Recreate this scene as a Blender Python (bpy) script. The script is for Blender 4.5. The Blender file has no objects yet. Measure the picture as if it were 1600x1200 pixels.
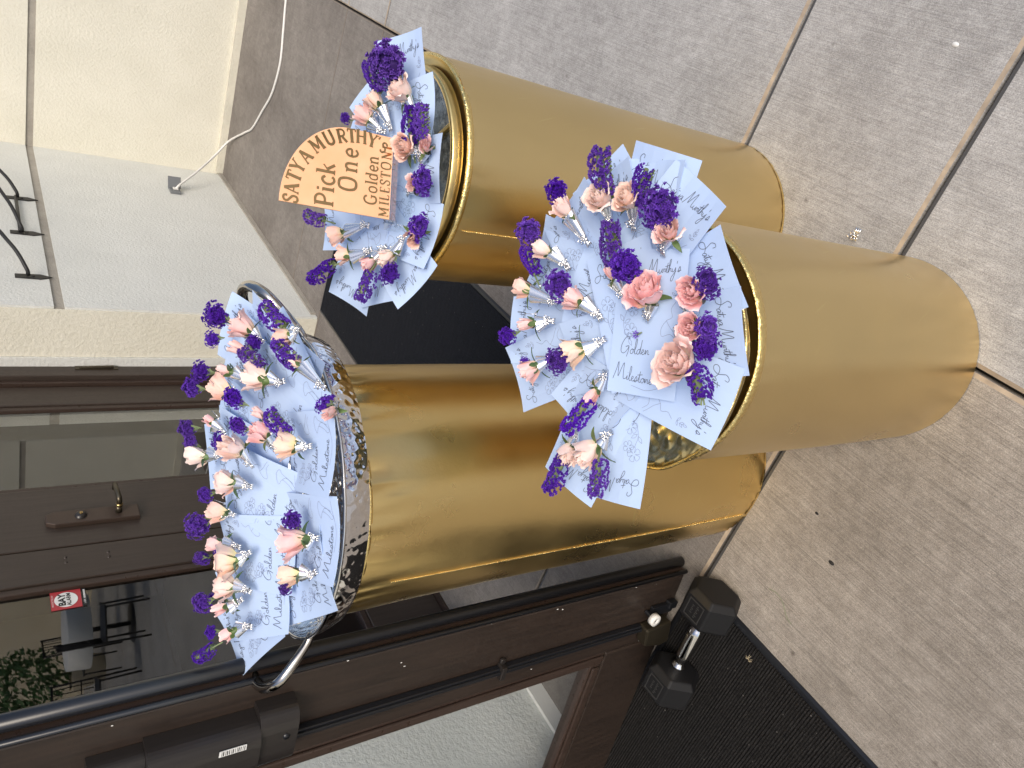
import bpy, bmesh, math, random
from mathutils import Vector, Matrix, noise
R = math.radians
random.seed(7)
scene = bpy.context.scene
col = scene.collection

# ---------------------------------------------------------------- camera
cd = bpy.data.cameras.new('camera'); cam = bpy.data.objects.new('camera', cd); col.objects.link(cam)
cd.sensor_width = 36; cd.lens = 25.664; cd.clip_start = .02; cd.clip_end = 300
# the phone was held on its side: the world's up is the picture's left
cx, cy_, cz = Vector((-.50366, -.31679, -.80373)), Vector((.54878, -.83584, -.01445)), Vector((-.66721, -.44835, .59482))
cam.matrix_world = Matrix(((cx.x, cy_.x, cz.x, 0), (cx.y, cy_.y, cz.y, 0), (cx.z, cy_.z, cz.z, 1.6), (0, 0, 0, 1)))
scene.camera = cam

# ---------------------------------------------------------------- world and sun
SUN_AZ = Vector((-.80, -.60)).normalized(); SUN_EL = R(46)
w = bpy.data.worlds.new('World'); scene.world = w; w.use_nodes = True
nt = w.node_tree; nt.nodes.clear()
sky = nt.nodes.new('ShaderNodeTexSky'); sky.sky_type = 'NISHITA'; sky.sun_disc = False
sky.sun_elevation = SUN_EL; sky.sun_rotation = math.atan2(SUN_AZ.x, SUN_AZ.y); sky.dust_density = 2.5; sky.air_density = 1.0
bg = nt.nodes.new('ShaderNodeBackground'); bg.inputs[1].default_value = .12
wo = nt.nodes.new('ShaderNodeOutputWorld')
nt.links.new(sky.outputs[0], bg.inputs[0]); nt.links.new(bg.outputs[0], wo.inputs[0])
sl = bpy.data.lights.new('sun', 'SUN'); sl.energy = 1.5; sl.angle = R(28); sl.color = (1, .90, .76)
so = bpy.data.objects.new('sun', sl); col.objects.link(so)
sd = Vector((SUN_AZ.x * math.cos(SUN_EL), SUN_AZ.y * math.cos(SUN_EL), math.sin(SUN_EL)))
so.rotation_euler = sd.to_track_quat('Z', 'Y').to_euler(); so.location = sd * 12
scene.view_settings.view_transform = 'Standard'; scene.view_settings.look = 'None'
scene.view_settings.exposure = 0.52; scene.view_settings.gamma = 1; scene.view_settings.use_curve_mapping = False
scene.render.resolution_x = 1024; scene.render.resolution_y = 768
scene.render.engine = 'CYCLES'
scene.cycles.max_bounces = 8; scene.cycles.transparent_max_bounces = 12

# ---------------------------------------------------------------- materials
def mat(name, color=(.5, .5, .5), rough=.5, metal=0, spec=None, **k):
    m = bpy.data.materials.new(name); m.use_nodes = True
    b = m.node_tree.nodes['Principled BSDF']
    b.inputs['Base Color'].default_value = (*color, 1); b.inputs['Roughness'].default_value = rough
    b.inputs['Metallic'].default_value = metal
    if spec is not None: b.inputs['Specular IOR Level'].default_value = spec
    for kk, v in k.items(): b.inputs[kk.replace('_', ' ')].default_value = v
    return m
def N(m, t): return m.node_tree.nodes.new(t)
def L(m, a, b): m.node_tree.links.new(a, b)
def coords(m, scale=(1, 1, 1), rot=(0, 0, 0)):
    tc = N(m, 'ShaderNodeTexCoord'); mp = N(m, 'ShaderNodeMapping')
    mp.inputs['Scale'].default_value = scale; mp.inputs['Rotation'].default_value = rot
    L(m, tc.outputs['Object'], mp.inputs[0]); return mp.outputs[0]
def noise_(m, vec, scale, detail=4, rough=.55):
    n = N(m, 'ShaderNodeTexNoise'); n.inputs['Scale'].default_value = scale
    n.inputs['Detail'].default_value = detail; n.inputs['Roughness'].default_value = rough
    if vec is not None: L(m, vec, n.inputs['Vector'])
    return n.outputs['Fac']
def ramp(m, fac, stops):
    r = N(m, 'ShaderNodeValToRGB'); e = r.color_ramp.elements
    while len(e) < len(stops): e.new(.5)
    for i, (p, c) in enumerate(stops):
        e[i].position = p; e[i].color = (*c, 1) if len(c) == 3 else c
    L(m, fac, r.inputs[0]); return r.outputs[0]
def mixc(m, f, a, b, mode='MIX'):
    x = N(m, 'ShaderNodeMix'); x.data_type = 'RGBA'; x.blend_type = mode
    if isinstance(f, (int, float)): x.inputs[0].default_value = f
    else: L(m, f, x.inputs[0])
    for i, v in ((6, a), (7, b)):
        if isinstance(v, tuple): x.inputs[i].default_value = (*v, 1)
        else: L(m, v, x.inputs[i])
    return x.outputs[2]
def bump(m, h, strength=.3, dist=.002):
    b = N(m, 'ShaderNodeBump'); b.inputs['Strength'].default_value = strength; b.inputs['Distance'].default_value = dist
    L(m, h, b.inputs['Height']); L(m, b.outputs[0], m.node_tree.nodes['Principled BSDF'].inputs['Normal']); return b
def setc(m, c): L(m, c, m.node_tree.nodes['Principled BSDF'].inputs['Base Color'])
def setr(m, c): L(m, c, m.node_tree.nodes['Principled BSDF'].inputs['Roughness'])

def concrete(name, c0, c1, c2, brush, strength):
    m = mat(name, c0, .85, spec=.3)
    v = coords(m); vb = coords(m, (6, 300, 6), (0, 0, R(4))); vb2 = coords(m, (5, 800, 5), (0, 0, R(4)))
    big = noise_(m, v, 2.2, 6, .65); mid = noise_(m, v, 14, 6, .7); br = noise_(m, vb, 1, 3, .6); fine = noise_(m, v, 420, 2, .7); br2 = noise_(m, vb2, 1, 2, .6)
    c = ramp(m, big, [(.30, c0), (.5, c1), (.72, c2)])
    c = mixc(m, .42, c, ramp(m, mid, [(.33, (.42, .40, .38)), (.7, (.68, .66, .64))]), 'OVERLAY')
    c = mixc(m, brush, c, ramp(m, br, [(.34, (.22, .21, .20)), (.56, (.62, .61, .60))]), 'OVERLAY')
    c = mixc(m, brush * .8, c, ramp(m, br2, [(.36, (.2, .2, .2)), (.6, (.66, .66, .66))]), 'OVERLAY')
    c = mixc(m, .65, c, ramp(m, fine, [(.3, (.25, .25, .25)), (.65, (.7, .7, .7))]), 'OVERLAY')
    gr = noise_(m, v, 150, 4, .75); c = mixc(m, .40, c, ramp(m, gr, [(.34, (.30, .30, .30)), (.66, (.68, .68, .68))]), 'OVERLAY')
    sm_ = noise_(m, v, 38, 5, .7); c = mixc(m, .35, c, ramp(m, sm_, [(.36, (.34, .33, .32)), (.62, (.62, .62, .62))]), 'OVERLAY')
    # dark spots
    vo = N(m, 'ShaderNodeTexVoronoi'); vo.inputs['Scale'].default_value = 5.5; L(m, v, vo.inputs['Vector'])
    c = mixc(m, ramp(m, vo.outputs['Distance'], [(0.02, (.62, .62, .62)), (.05, (0, 0, 0))]), c, (.07, .055, .045))
    setc(m, c)
    a = N(m, 'ShaderNodeMath'); a.operation = 'ADD'; L(m, br, a.inputs[0]); L(m, br2, a.inputs[1])
    bump(m, a.outputs[0], strength, .0025)
    return m
M = {}
M['conc_light'] = concrete('brushed_concrete_light', (.295, .295, .293), (.36, .36, .357), (.42, .42, .417), .22, .30)
M['conc_warm'] = concrete('brushed_concrete_warm', (.225, .205, .18), (.29, .268, .24), (.36, .335, .305), .34, .40)
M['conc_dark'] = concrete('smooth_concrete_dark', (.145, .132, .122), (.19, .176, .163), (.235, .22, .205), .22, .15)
M['edge'] = mat('troweled_joint_edge', (.42, .34, .25), .8)
c_ = ramp(M['edge'], noise_(M['edge'], coords(M['edge']), 24, 5), [(.3, (.26, .21, .16)), (.7, (.46, .37, .27))]); setc(M['edge'], c_)
M['edge_dark'] = mat('dirty_joint_edge', (.2, .17, .14), .9)
M['bed'] = mat('joint_filler', (.02, .019, .018), .95)
def stucco(name, a, b):
    m = mat(name, a, .9, spec=.2); v = coords(m)
    c = ramp(m, noise_(m, v, 3, 5, .6), [(.3, a), (.7, b)]); s = noise_(m, v, 62, 4, .65)
    c = mixc(m, .18, c, ramp(m, s, [(.35, (.38, .38, .38)), (.6, (.6, .6, .6))]), 'OVERLAY'); setc(m, c)
    bump(m, s, .6, .008); return m
M['stucco'] = stucco('cream_stucco', (.71, .685, .58), (.77, .745, .64))
M['stucco_skylit'] = stucco('skylit_pale_stucco', (.63, .64, .61), (.69, .70, .67))  # same stucco as the cream, with cool skylight put into the colour
M['joint_grey'] = stucco('grey_reveal', (.28, .26, .23), (.42, .39, .34))
M['curb'] = stucco('painted_curb', (.60, .58, .49), (.76, .72, .60))
def wood(name, a, b, rough):
    m = mat(name, a, rough, spec=.45); v = coords(m, (26, 26, 1.6)); n = noise_(m, v, 3, 5)
    setc(m, ramp(m, n, [(.3, a), (.7, b)])); sc = noise_(m, coords(m), 60, 3); setr(m, ramp(m, sc, [(.3, (rough - .08,) * 3), (.7, (rough + .12,) * 3)])); bump(m, n, .12, .001); return m
M['brown'] = wood('brown_painted_wood', (.036, .027, .022), (.052, .039, .032), .36)
M['brown_worn'] = wood('worn_brown_wood', (.022, .016, .013), (.038, .026, .020), .40)
M['brown_trim'] = wood('brown_trim', (.035, .023, .018), (.05, .033, .026), .34)
M['gasket'] = mat('black_rubber_gasket', (.012, .013, .016), .28)
M['black_plastic'] = mat('black_plastic', (.022, .019, .018), .30)
M['plate'] = mat('bronze_plate', (.062, .043, .034), .38, .3)
M['brass'] = mat('aged_brass', (.46, .33, .15), .25, 1)
M['bronze'] = mat('patinated_bronze', (.10, .085, .06), .35, .8)
M['iron'] = mat('black_iron', (.012, .012, .013), .5)
M['glass'] = mat('door_glass', (.9, .93, .92), .0)
def glass(m, ior=2.15):
    nt = m.node_tree; b = nt.nodes['Principled BSDF']; nt.nodes.remove(b)
    tr = N(m, 'ShaderNodeBsdfTransparent'); tr.inputs[0].default_value = (.93, .94, .94, 1)
    gl = N(m, 'ShaderNodeBsdfGlossy'); gl.inputs['Roughness'].default_value = .008; gl.inputs[0].default_value = (.95, .96, .95, 1)
    fr = N(m, 'ShaderNodeFresnel'); fr.inputs[0].default_value = ior; ge = N(m, 'ShaderNodeNewGeometry'); iv = N(m, 'ShaderNodeMath'); iv.operation = 'SUBTRACT'; iv.inputs[0].default_value = 1; L(m, ge.outputs['Backfacing'], iv.inputs[1])
    mu = N(m, 'ShaderNodeMath'); mu.operation = 'MULTIPLY'; L(m, fr.outputs[0], mu.inputs[0]); L(m, iv.outputs[0], mu.inputs[1])
    mx = N(m, 'ShaderNodeMixShader'); L(m, mu.outputs[0], mx.inputs[0]); L(m, tr.outputs[0], mx.inputs[1]); L(m, gl.outputs[0], mx.inputs[2])
    L(m, mx.outputs[0], nt.nodes['Material Output'].inputs[0])
glass(M['glass'])
M['glass_clear'] = mat('clear_acrylic', (.9, .93, .92), .0)
glass(M['glass_clear'], 1.4)
M['glass_leaf'] = mat('leaf_glass', (.9, .93, .92), .0); glass(M['glass_leaf'], 1.4)
for nd in M['glass_clear'].node_tree.nodes:
    if nd.type == 'BSDF_TRANSPARENT': nd.inputs[0].default_value = (.9, .92, .93, 1)
    if nd.type == 'FRESNEL': nd.inputs[0].default_value = 1.5
M['interior'] = mat('interior_wall', (.06, .05, .042), .8)
M['interior_floor'] = mat('interior_floor', (.05, .03, .02), .35)
M['curtain'] = mat('beige_panel', (.24, .21, .165), .8)
M['tan_wall'] = stucco('tan_patio_wall', (.60, .52, .38), (.68, .60, .46))

# gold foil
def gold(name, c, rough, bs, crinkle=.0015, streak=True):
    m = mat(name, c, rough, 1); v = coords(m)
    n1 = noise_(m, v, 5, 4, .6); n2 = noise_(m, v, 190, 3, .7)
    sv = coords(m, (1, 1, 1), (R(35), R(20), 0)); sm = N(m, 'ShaderNodeMapping'); sm.inputs['Scale'].default_value = (220, 6, 10); L(m, sv, sm.inputs[0])
    sc = noise_(m, sm.outputs[0], 1, 2, .4)
    setr(m, ramp(m, n1, [(.3, (rough - .05,) * 3), (.7, (rough + .09,) * 3)]))
    cc = mixc(m, ramp(m, sc, [(.70, (0, 0, 0)), (.78, (.16, .16, .16))]), (*c,), tuple(min(1, x * 1.45) for x in c))
    setc(m, cc)
    a = N(m, 'ShaderNodeMath'); a.operation = 'MULTIPLY_ADD'; L(m, n1, a.inputs[0]); a.inputs[1].default_value = 3.0; L(m, n2, a.inputs[2])
    bump(m, a.outputs[0], bs, crinkle); return m
M['gold_satin'] = gold('satin_gold_foil', (.83, .64, .315), .31, .16)
M['gold'] = gold('gold_foil', (.88, .655, .28), .285, .16)
M['gold_shiny'] = gold('bright_gold_edge', (.95, .72, .30), .17, .6, .003)
M['gold_mirror'] = mat('gold_mirror_vinyl', (.62, .42, .20), .10, 1)
def hammered(name, c, rough, scale, strength):
    m = mat(name, c, rough, 1); vo = N(m, 'ShaderNodeTexVoronoi'); vo.feature = 'SMOOTH_F1'; vo.inputs['Scale'].default_value = scale
    L(m, coords(m), vo.inputs['Vector']); bump(m, vo.outputs['Distance'], strength, .006); return m
M['silver_hammered'] = hammered('hammered_silver', (.86, .85, .85), .10, 80, .45)
M['gold_hammered'] = hammered('hammered_gold', (.55, .47, .27), .20, 48, .8)
M['silver'] = mat('polished_silver', (.74, .73, .72), .08, 1)
M['tarnish'] = mat('tarnished_nickel', (.50, .47, .43), .12, 1)
M['silver_satin'] = mat('silver_satin_ribbon', (.84, .86, .90), .24, .85)
M['mercury'] = mat('antique_mirror_glass', (.32, .33, .31), .25, .7)
setc(M['mercury'], ramp(M['mercury'], noise_(M['mercury'], coords(M['mercury']), 60, 6, .75), [(.38, (.10, .105, .10)), (.6, (.42, .44, .42))]))
M['card'] = mat('sky_tinted_card', (.51, .645, .88), .62, spec=.35)  # pale paper; the blue of the sky on it is put into the colour
M['ink'] = mat('dark_ink', (.07, .08, .13), .6)
M['ink_soft'] = mat('thin_ink', (.17, .20, .32), .6)
M['sign'] = mat('peach_acrylic', (.95, .5, .25), .22, spec=.5)
setc(M['sign'], ramp(M['sign'], noise_(M['sign'], coords(M['sign']), 14, 3), [(.3, (.90, .47, .25)), (.7, (.95, .56, .33))]))

def petal_mat(name, base, mid, edge):
    m = mat(name, mid, .55, spec=.25)
    at = N(m, 'ShaderNodeAttribute'); at.attribute_name = 'petal_v'
    c = ramp(m, at.outputs['Fac'], [(0.0, base), (.38, mid), (.82, mid), (1.0, edge)])
    c = mixc(m, .3, c, ramp(m, noise_(m, coords(m), 160, 3), [(.3, (.4, .4, .4)), (.7, (.62, .6, .6))]), 'OVERLAY')
    setc(m, c); b = m.node_tree.nodes['Principled BSDF']
    b.inputs['Subsurface Weight'].default_value = .12; b.inputs['Subsurface Radius'].default_value = (.004, .002, .0015); b.inputs['Subsurface Scale'].default_value = .6
    return m
M['petal'] = [petal_mat('peach_petal', (.80, .72, .38), (.93, .64, .53), (.94, .68, .58)),
              petal_mat('pink_petal', (.80, .62, .40), (.92, .56, .54), (.95, .76, .71)),
              petal_mat('blush_petal', (.88, .76, .56), (.95, .69, .62), (.97, .84, .76)),
              petal_mat('yellow_pink_petal', (.88, .76, .32), (.93, .66, .53), (.92, .60, .56))]
M['leaf'] = mat('rose_leaf', (.085, .15, .045), .42, spec=.4)
setc(M['leaf'], ramp(M['leaf'], noise_(M['leaf'], coords(M['leaf']), 90, 3), [(.3, (.05, .10, .03)), (.7, (.15, .22, .07))]))
M['stem'] = mat('statice_stem', (.17, .22, .10), .6)
M['purple'] = mat('purple_statice', (.10, .03, .38), .55, spec=.25)
at_ = N(M['purple'], 'ShaderNodeAttribute'); at_.attribute_name = 'petal_v'
setc(M['purple'], ramp(M['purple'], at_.outputs['Fac'], [(0, (.045, .012, .17)), (.5, (.12, .03, .42)), (1, (.24, .085, .66))]))
def vary(m, socket_color, amt, hue=.5):
    oi = N(m, 'ShaderNodeObjectInfo'); hs = N(m, 'ShaderNodeHueSaturation'); b = m.node_tree.nodes['Principled BSDF']
    mr = N(m, 'ShaderNodeMapRange'); mr.inputs[3].default_value = 1 - amt; mr.inputs[4].default_value = 1 + amt * .6; L(m, oi.outputs['Random'], mr.inputs[0]); L(m, mr.outputs[0], hs.inputs['Value'])
    m2 = N(m, 'ShaderNodeMapRange'); m2.inputs[3].default_value = .5 - hue * .03; m2.inputs[4].default_value = .5 + hue * .03
    mm = N(m, 'ShaderNodeMath'); mm.operation = 'FRACT'; mx = N(m, 'ShaderNodeMath'); mx.operation = 'MULTIPLY'; mx.inputs[1].default_value = 7.3; L(m, oi.outputs['Random'], mx.inputs[0]); L(m, mx.outputs[0], mm.inputs[0]); L(m, mm.outputs[0], m2.inputs[0]); L(m, m2.outputs[0], hs.inputs['Hue'])
    m3 = N(m, 'ShaderNodeMapRange'); m3.inputs[3].default_value = 1.05; m3.inputs[4].default_value = .90; L(m, mm.outputs[0], m3.inputs[0]); L(m, m3.outputs[0], hs.inputs['Saturation'])
    ln = b.inputs['Base Color'].links
    if ln: L(m, ln[0].from_socket, hs.inputs['Color'])
    else: hs.inputs['Color'].default_value = b.inputs['Base Color'].default_value
    setc(m, hs.outputs[0])
for m_ in M['petal']: vary(m_, None, .05, .3)
vary(M['purple'], None, .22, .2); vary(M['leaf'], None, .3, .6)
M['rubber'] = mat('black_rubber', (.010, .010, .011), .5, spec=.3)
M['rubber_face'] = mat('worn_rubber_face', (.032, .031, .030), .6)
def mat_fabric(name, a, b):
    m = mat(name, a, .95, spec=.15); v = coords(m, (1, 1, 1), (0, 0, R(0)))
    wv = N(m, 'ShaderNodeTexWave'); wv.bands_direction = 'X'; wv.inputs['Scale'].default_value = 42; wv.inputs['Distortion'].default_value = .6; wv.inputs['Detail Scale'].default_value = 8; L(m, v, wv.inputs['Vector'])
    n = noise_(m, v, 330, 4, .8)
    c = ramp(m, n, [(.42, a), (.68, b)]); c = mixc(m, .35, c, ramp(m, wv.outputs['Fac'], [(.2, (.3, .3, .3)), (.8, (.62, .62, .62))]), 'OVERLAY')
    vo = N(m, 'ShaderNodeTexVoronoi'); vo.inputs['Scale'].default_value = 30; L(m, v, vo.inputs['Vector'])
    c = mixc(m, ramp(m, vo.outputs['Distance'], [(0.04, (.8, .8, .8)), (.07, (0, 0, 0))]), c, (.16, .15, .14))
    setc(m, c); a_ = N(m, 'ShaderNodeMath'); a_.operation = 'ADD'; L(m, wv.outputs['Fac'], a_.inputs[0]); L(m, n, a_.inputs[1]); bump(m, a_.outputs[0], .8, .004); return m
M['mat_black'] = mat_fabric('ribbed_black_mat', (.006, .0055, .0055), (.042, .040, .039))
M['mat_navy'] = mat_fabric('ribbed_dark_mat', (.008, .009, .012), (.024, .028, .038))
M['white_plastic'] = mat('white_cable', (.74, .73, .70), .45)
M['grey_plastic'] = mat('grey_outlet', (.16, .17, .18), .4)
M['red'] = mat('sticker_red', (.42, .04, .05), .4)
M['white'] = mat('sticker_white', (.75, .75, .73), .5)
M['black_print'] = mat('black_print', (.01, .01, .01), .5)
M['green_hedge'] = mat('hedge_leaves', (.09, .19, .06), .6)
M['straw'] = mat('dry_grass', (.5, .42, .28), .8)

# ---------------------------------------------------------------- mesh helpers
class MB:
    def __init__(s): s.v = []; s.f = []; s.mi = []; s.a = []
    def add(s, vs, fs, mi=0, a=None):
        o = len(s.v); s.v += [tuple(x) for x in vs]; s.f += [tuple(i + o for i in f) for f in fs]; s.mi += [mi] * len(fs)
        s.a += list(a) if a is not None else [0.] * len(vs)
    def box(s, x0, x1, y0, y1, z0, z1, mi=0, T=None):
        vs = [Vector((x, y, z)) for x in (x0, x1) for y in (y0, y1) for z in (z0, z1)]
        if T: vs = [T @ v for v in vs]
        s.add(vs, [(0, 1, 3, 2), (4, 6, 7, 5), (0, 4, 5, 1), (2, 3, 7, 6), (0, 2, 6, 4), (1, 5, 7, 3)], mi)
    def bevbox(s, x0, x1, y0, y1, z0, z1, b, mi=0, T=None, me=None):
        # box whose top edges are chamfered
        vs = [Vector(p) for p in ((x0, y0, z0), (x1, y0, z0), (x1, y1, z0), (x0, y1, z0), (x0, y0, z1 - b * .35), (x1, y0, z1 - b * .35), (x1, y1, z1 - b * .35), (x0, y1, z1 - b * .35),
                                  (x0 + b, y0 + b, z1), (x1 - b, y0 + b, z1), (x1 - b, y1 - b, z1), (x0 + b, y1 - b, z1))]
        if T: vs = [T @ v for v in vs]
        s.add(vs, [(3, 2, 1, 0), (0, 1, 5, 4), (1, 2, 6, 5), (2, 3, 7, 6), (3, 0, 4, 7)], mi)
        s.add(vs, [(4, 5, 9, 8), (5, 6, 10, 9), (6, 7, 11, 10), (7, 4, 8, 11)], mi if me is None else me)
        s.add(vs, [(8, 9, 10, 11)], mi)
    def tube(s, pts, r, n=8, mi=0, closed=False, cap=True, flat=1.):
        pts = [Vector(p) for p in pts]; rings = []; k = len(pts); up = None
        for i, p in enumerate(pts):
            if closed: t = pts[(i + 1) % k] - pts[i - 1]
            else: t = pts[min(i + 1, k - 1)] - pts[max(i - 1, 0)]
            t = t.normalized() if t.length > 1e-9 else Vector((0, 0, 1))
            if up is None: up = Vector((0, 0, 1)) if abs(t.z) < .9 else Vector((1, 0, 0))
            a = t.cross(up); a = a.normalized() if a.length > 1e-6 else Vector((1, 0, 0)); b = a.cross(t).normalized(); up = b
            rr = r[i] if isinstance(r, (list, tuple)) else r
            rings.append([p + a * rr * math.cos(2 * math.pi * j / n) + b * rr * flat * math.sin(2 * math.pi * j / n) for j in range(n)])
        vs = [q for g in rings for q in g]; fs = []
        for i in range(k if closed else k - 1):
            for j in range(n):
                fs.append((i * n + j, i * n + (j + 1) % n, ((i + 1) % k) * n + (j + 1) % n, ((i + 1) % k) * n + j))
        if cap and not closed: fs += [tuple(range(n))[::-1], tuple((k - 1) * n + j for j in range(n))]
        s.add(vs, fs, mi)
    def lathe(s, prof, n=48, c=(0, 0), mi=0, sx=1, sy=1, T=None):
        vs = []
        for r, z in prof:
            for j in range(n):
                a = 2 * math.pi * j / n; vs.append(Vector((c[0] + r * sx * math.cos(a), c[1] + r * sy * math.sin(a), z)))
        if T: vs = [T @ v for v in vs]
        fs = [(i * n + j, i * n + (j + 1) % n, (i + 1) * n + (j + 1) % n, (i + 1) * n + j) for i in range(len(prof) - 1) for j in range(n)]
        s.add(vs, fs, mi)
    def disc(s, c, r, z, n=48, mi=0, flip=False):
        vs = [(c[0] + r * math.cos(2 * math.pi * j / n), c[1] + r * math.sin(2 * math.pi * j / n), z) for j in range(n)]
        s.add(vs, [tuple(range(n))], mi)
    def prism(s, poly, z0, z1, mi=0, T=None):
        n = len(poly); vs = [Vector((x, y, z)) for z in (z0, z1) for x, y in poly]
        if T: vs = [T @ v for v in vs]
        s.add(vs, [tuple(range(n))[::-1], tuple(range(n, 2 * n))] + [(i, (i + 1) % n, n + (i + 1) % n, n + i) for i in range(n)], mi)
    def grid(s, f, nu, nv, mi=0, att=None):
        vs = [f(i / nu, j / nv) for j in range(nv + 1) for i in range(nu + 1)]
        a = [att(i / nu, j / nv) for j in range(nv + 1) for i in range(nu + 1)] if att else None
        s.add(vs, [(j * (nu + 1) + i, j * (nu + 1) + i + 1, (j + 1) * (nu + 1) + i + 1, (j + 1) * (nu + 1) + i) for j in range(nv) for i in range(nu)], mi, a)
    def mesh(s, name, mats, smooth=False, bevel=0):
        me = bpy.data.meshes.new(name); me.from_pydata(s.v, [], s.f)
        for m in (mats if isinstance(mats, (list, tuple)) else [mats]): me.materials.append(m)
        me.polygons.foreach_set('material_index', s.mi)
        at = me.attributes.new('petal_v', 'FLOAT', 'POINT'); at.data.foreach_set('value', s.a)
        if smooth: me.polygons.foreach_set('use_smooth', [True] * len(s.f))
        me.update(); return me
    def build(s, name, mats, parent=None, smooth=False, bevel=0):
        return link(name, s.mesh(name, mats, smooth), parent, bevel)
def link(name, me, parent=None, bevel=0):
    o = bpy.data.objects.new(name, me); col.objects.link(o)
    if parent is not None: o.parent = parent
    if bevel:
        b = o.modifiers.new('b', 'BEVEL'); b.width = bevel; b.segments = 2; b.limit_method = 'ANGLE'; b.angle_limit = R(40)
    return o
def tag(o, label=None, cat=None, group=None, kind=None):
    for k, v in (('label', label), ('category', cat), ('group', group), ('kind', kind)):
        if v: o[k] = v
    return o
def thing(name, label, cat, loc=(0, 0, 0), group=None, mtx=None):
    o = bpy.data.objects.new(name, None); col.objects.link(o); o.empty_display_size = .05
    if mtx is not None: o.matrix_world = mtx
    else: o.location = loc
    return tag(o, label, cat, group)
def text_mesh(txt, size, offset=0, align='CENTER'):
    cu = bpy.data.curves.new('t', 'FONT'); cu.body = txt; cu.size = size; cu.offset = offset; cu.align_x = align; cu.resolution_u = 3
    ob = bpy.data.objects.new('t', cu); col.objects.link(ob); dg = bpy.context.evaluated_depsgraph_get(); dg.update()
    me = bpy.data.meshes.new_from_object(ob.evaluated_get(dg)); bpy.data.objects.remove(ob); bpy.data.curves.remove(cu)
    vs = [v.co.copy() for v in me.vertices]; fs = [tuple(p.vertices) for p in me.polygons]; bpy.data.meshes.remove(me)
    return vs, fs
def spline(pts, n=5):
    if len(pts) < 3: return [Vector((*p, 0)) if len(p) == 2 else Vector(p) for p in pts]
    P = [Vector((*p, 0)) if len(p) == 2 else Vector(p) for p in pts]; P = [P[0] * 2 - P[1]] + P + [P[-1] * 2 - P[-2]]; out = []
    for i in range(1, len(P) - 2):
        for k in range(n):
            t = k / n
            out.append(.5 * ((2 * P[i]) + (P[i + 1] - P[i - 1]) * t + (2 * P[i - 1] - 5 * P[i] + 4 * P[i + 1] - P[i + 2]) * t * t + (3 * P[i] - P[i - 1] - 3 * P[i + 1] + P[i + 2]) * t ** 3))
    out.append(P[-2]); return out
def ribbon(mb, pts, w, f=None, mi=0):
    # flat stroke in the xy plane, f lifts it onto a curved sheet
    P = spline(pts); vs = []
    for i, p in enumerate(P):
        t = P[min(i + 1, len(P) - 1)] - P[max(i - 1, 0)]; t = t.normalized() if t.length > 1e-9 else Vector((1, 0, 0))
        q = Vector((-t.y, t.x, 0)) * w * .5
        for s_ in (1, -1):
            a = p + q * s_; vs.append(f(a) if f else a)
    mb.add(vs, [(2 * i, 2 * i + 1, 2 * i + 3, 2 * i + 2) for i in range(len(P) - 1)], mi)
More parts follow.
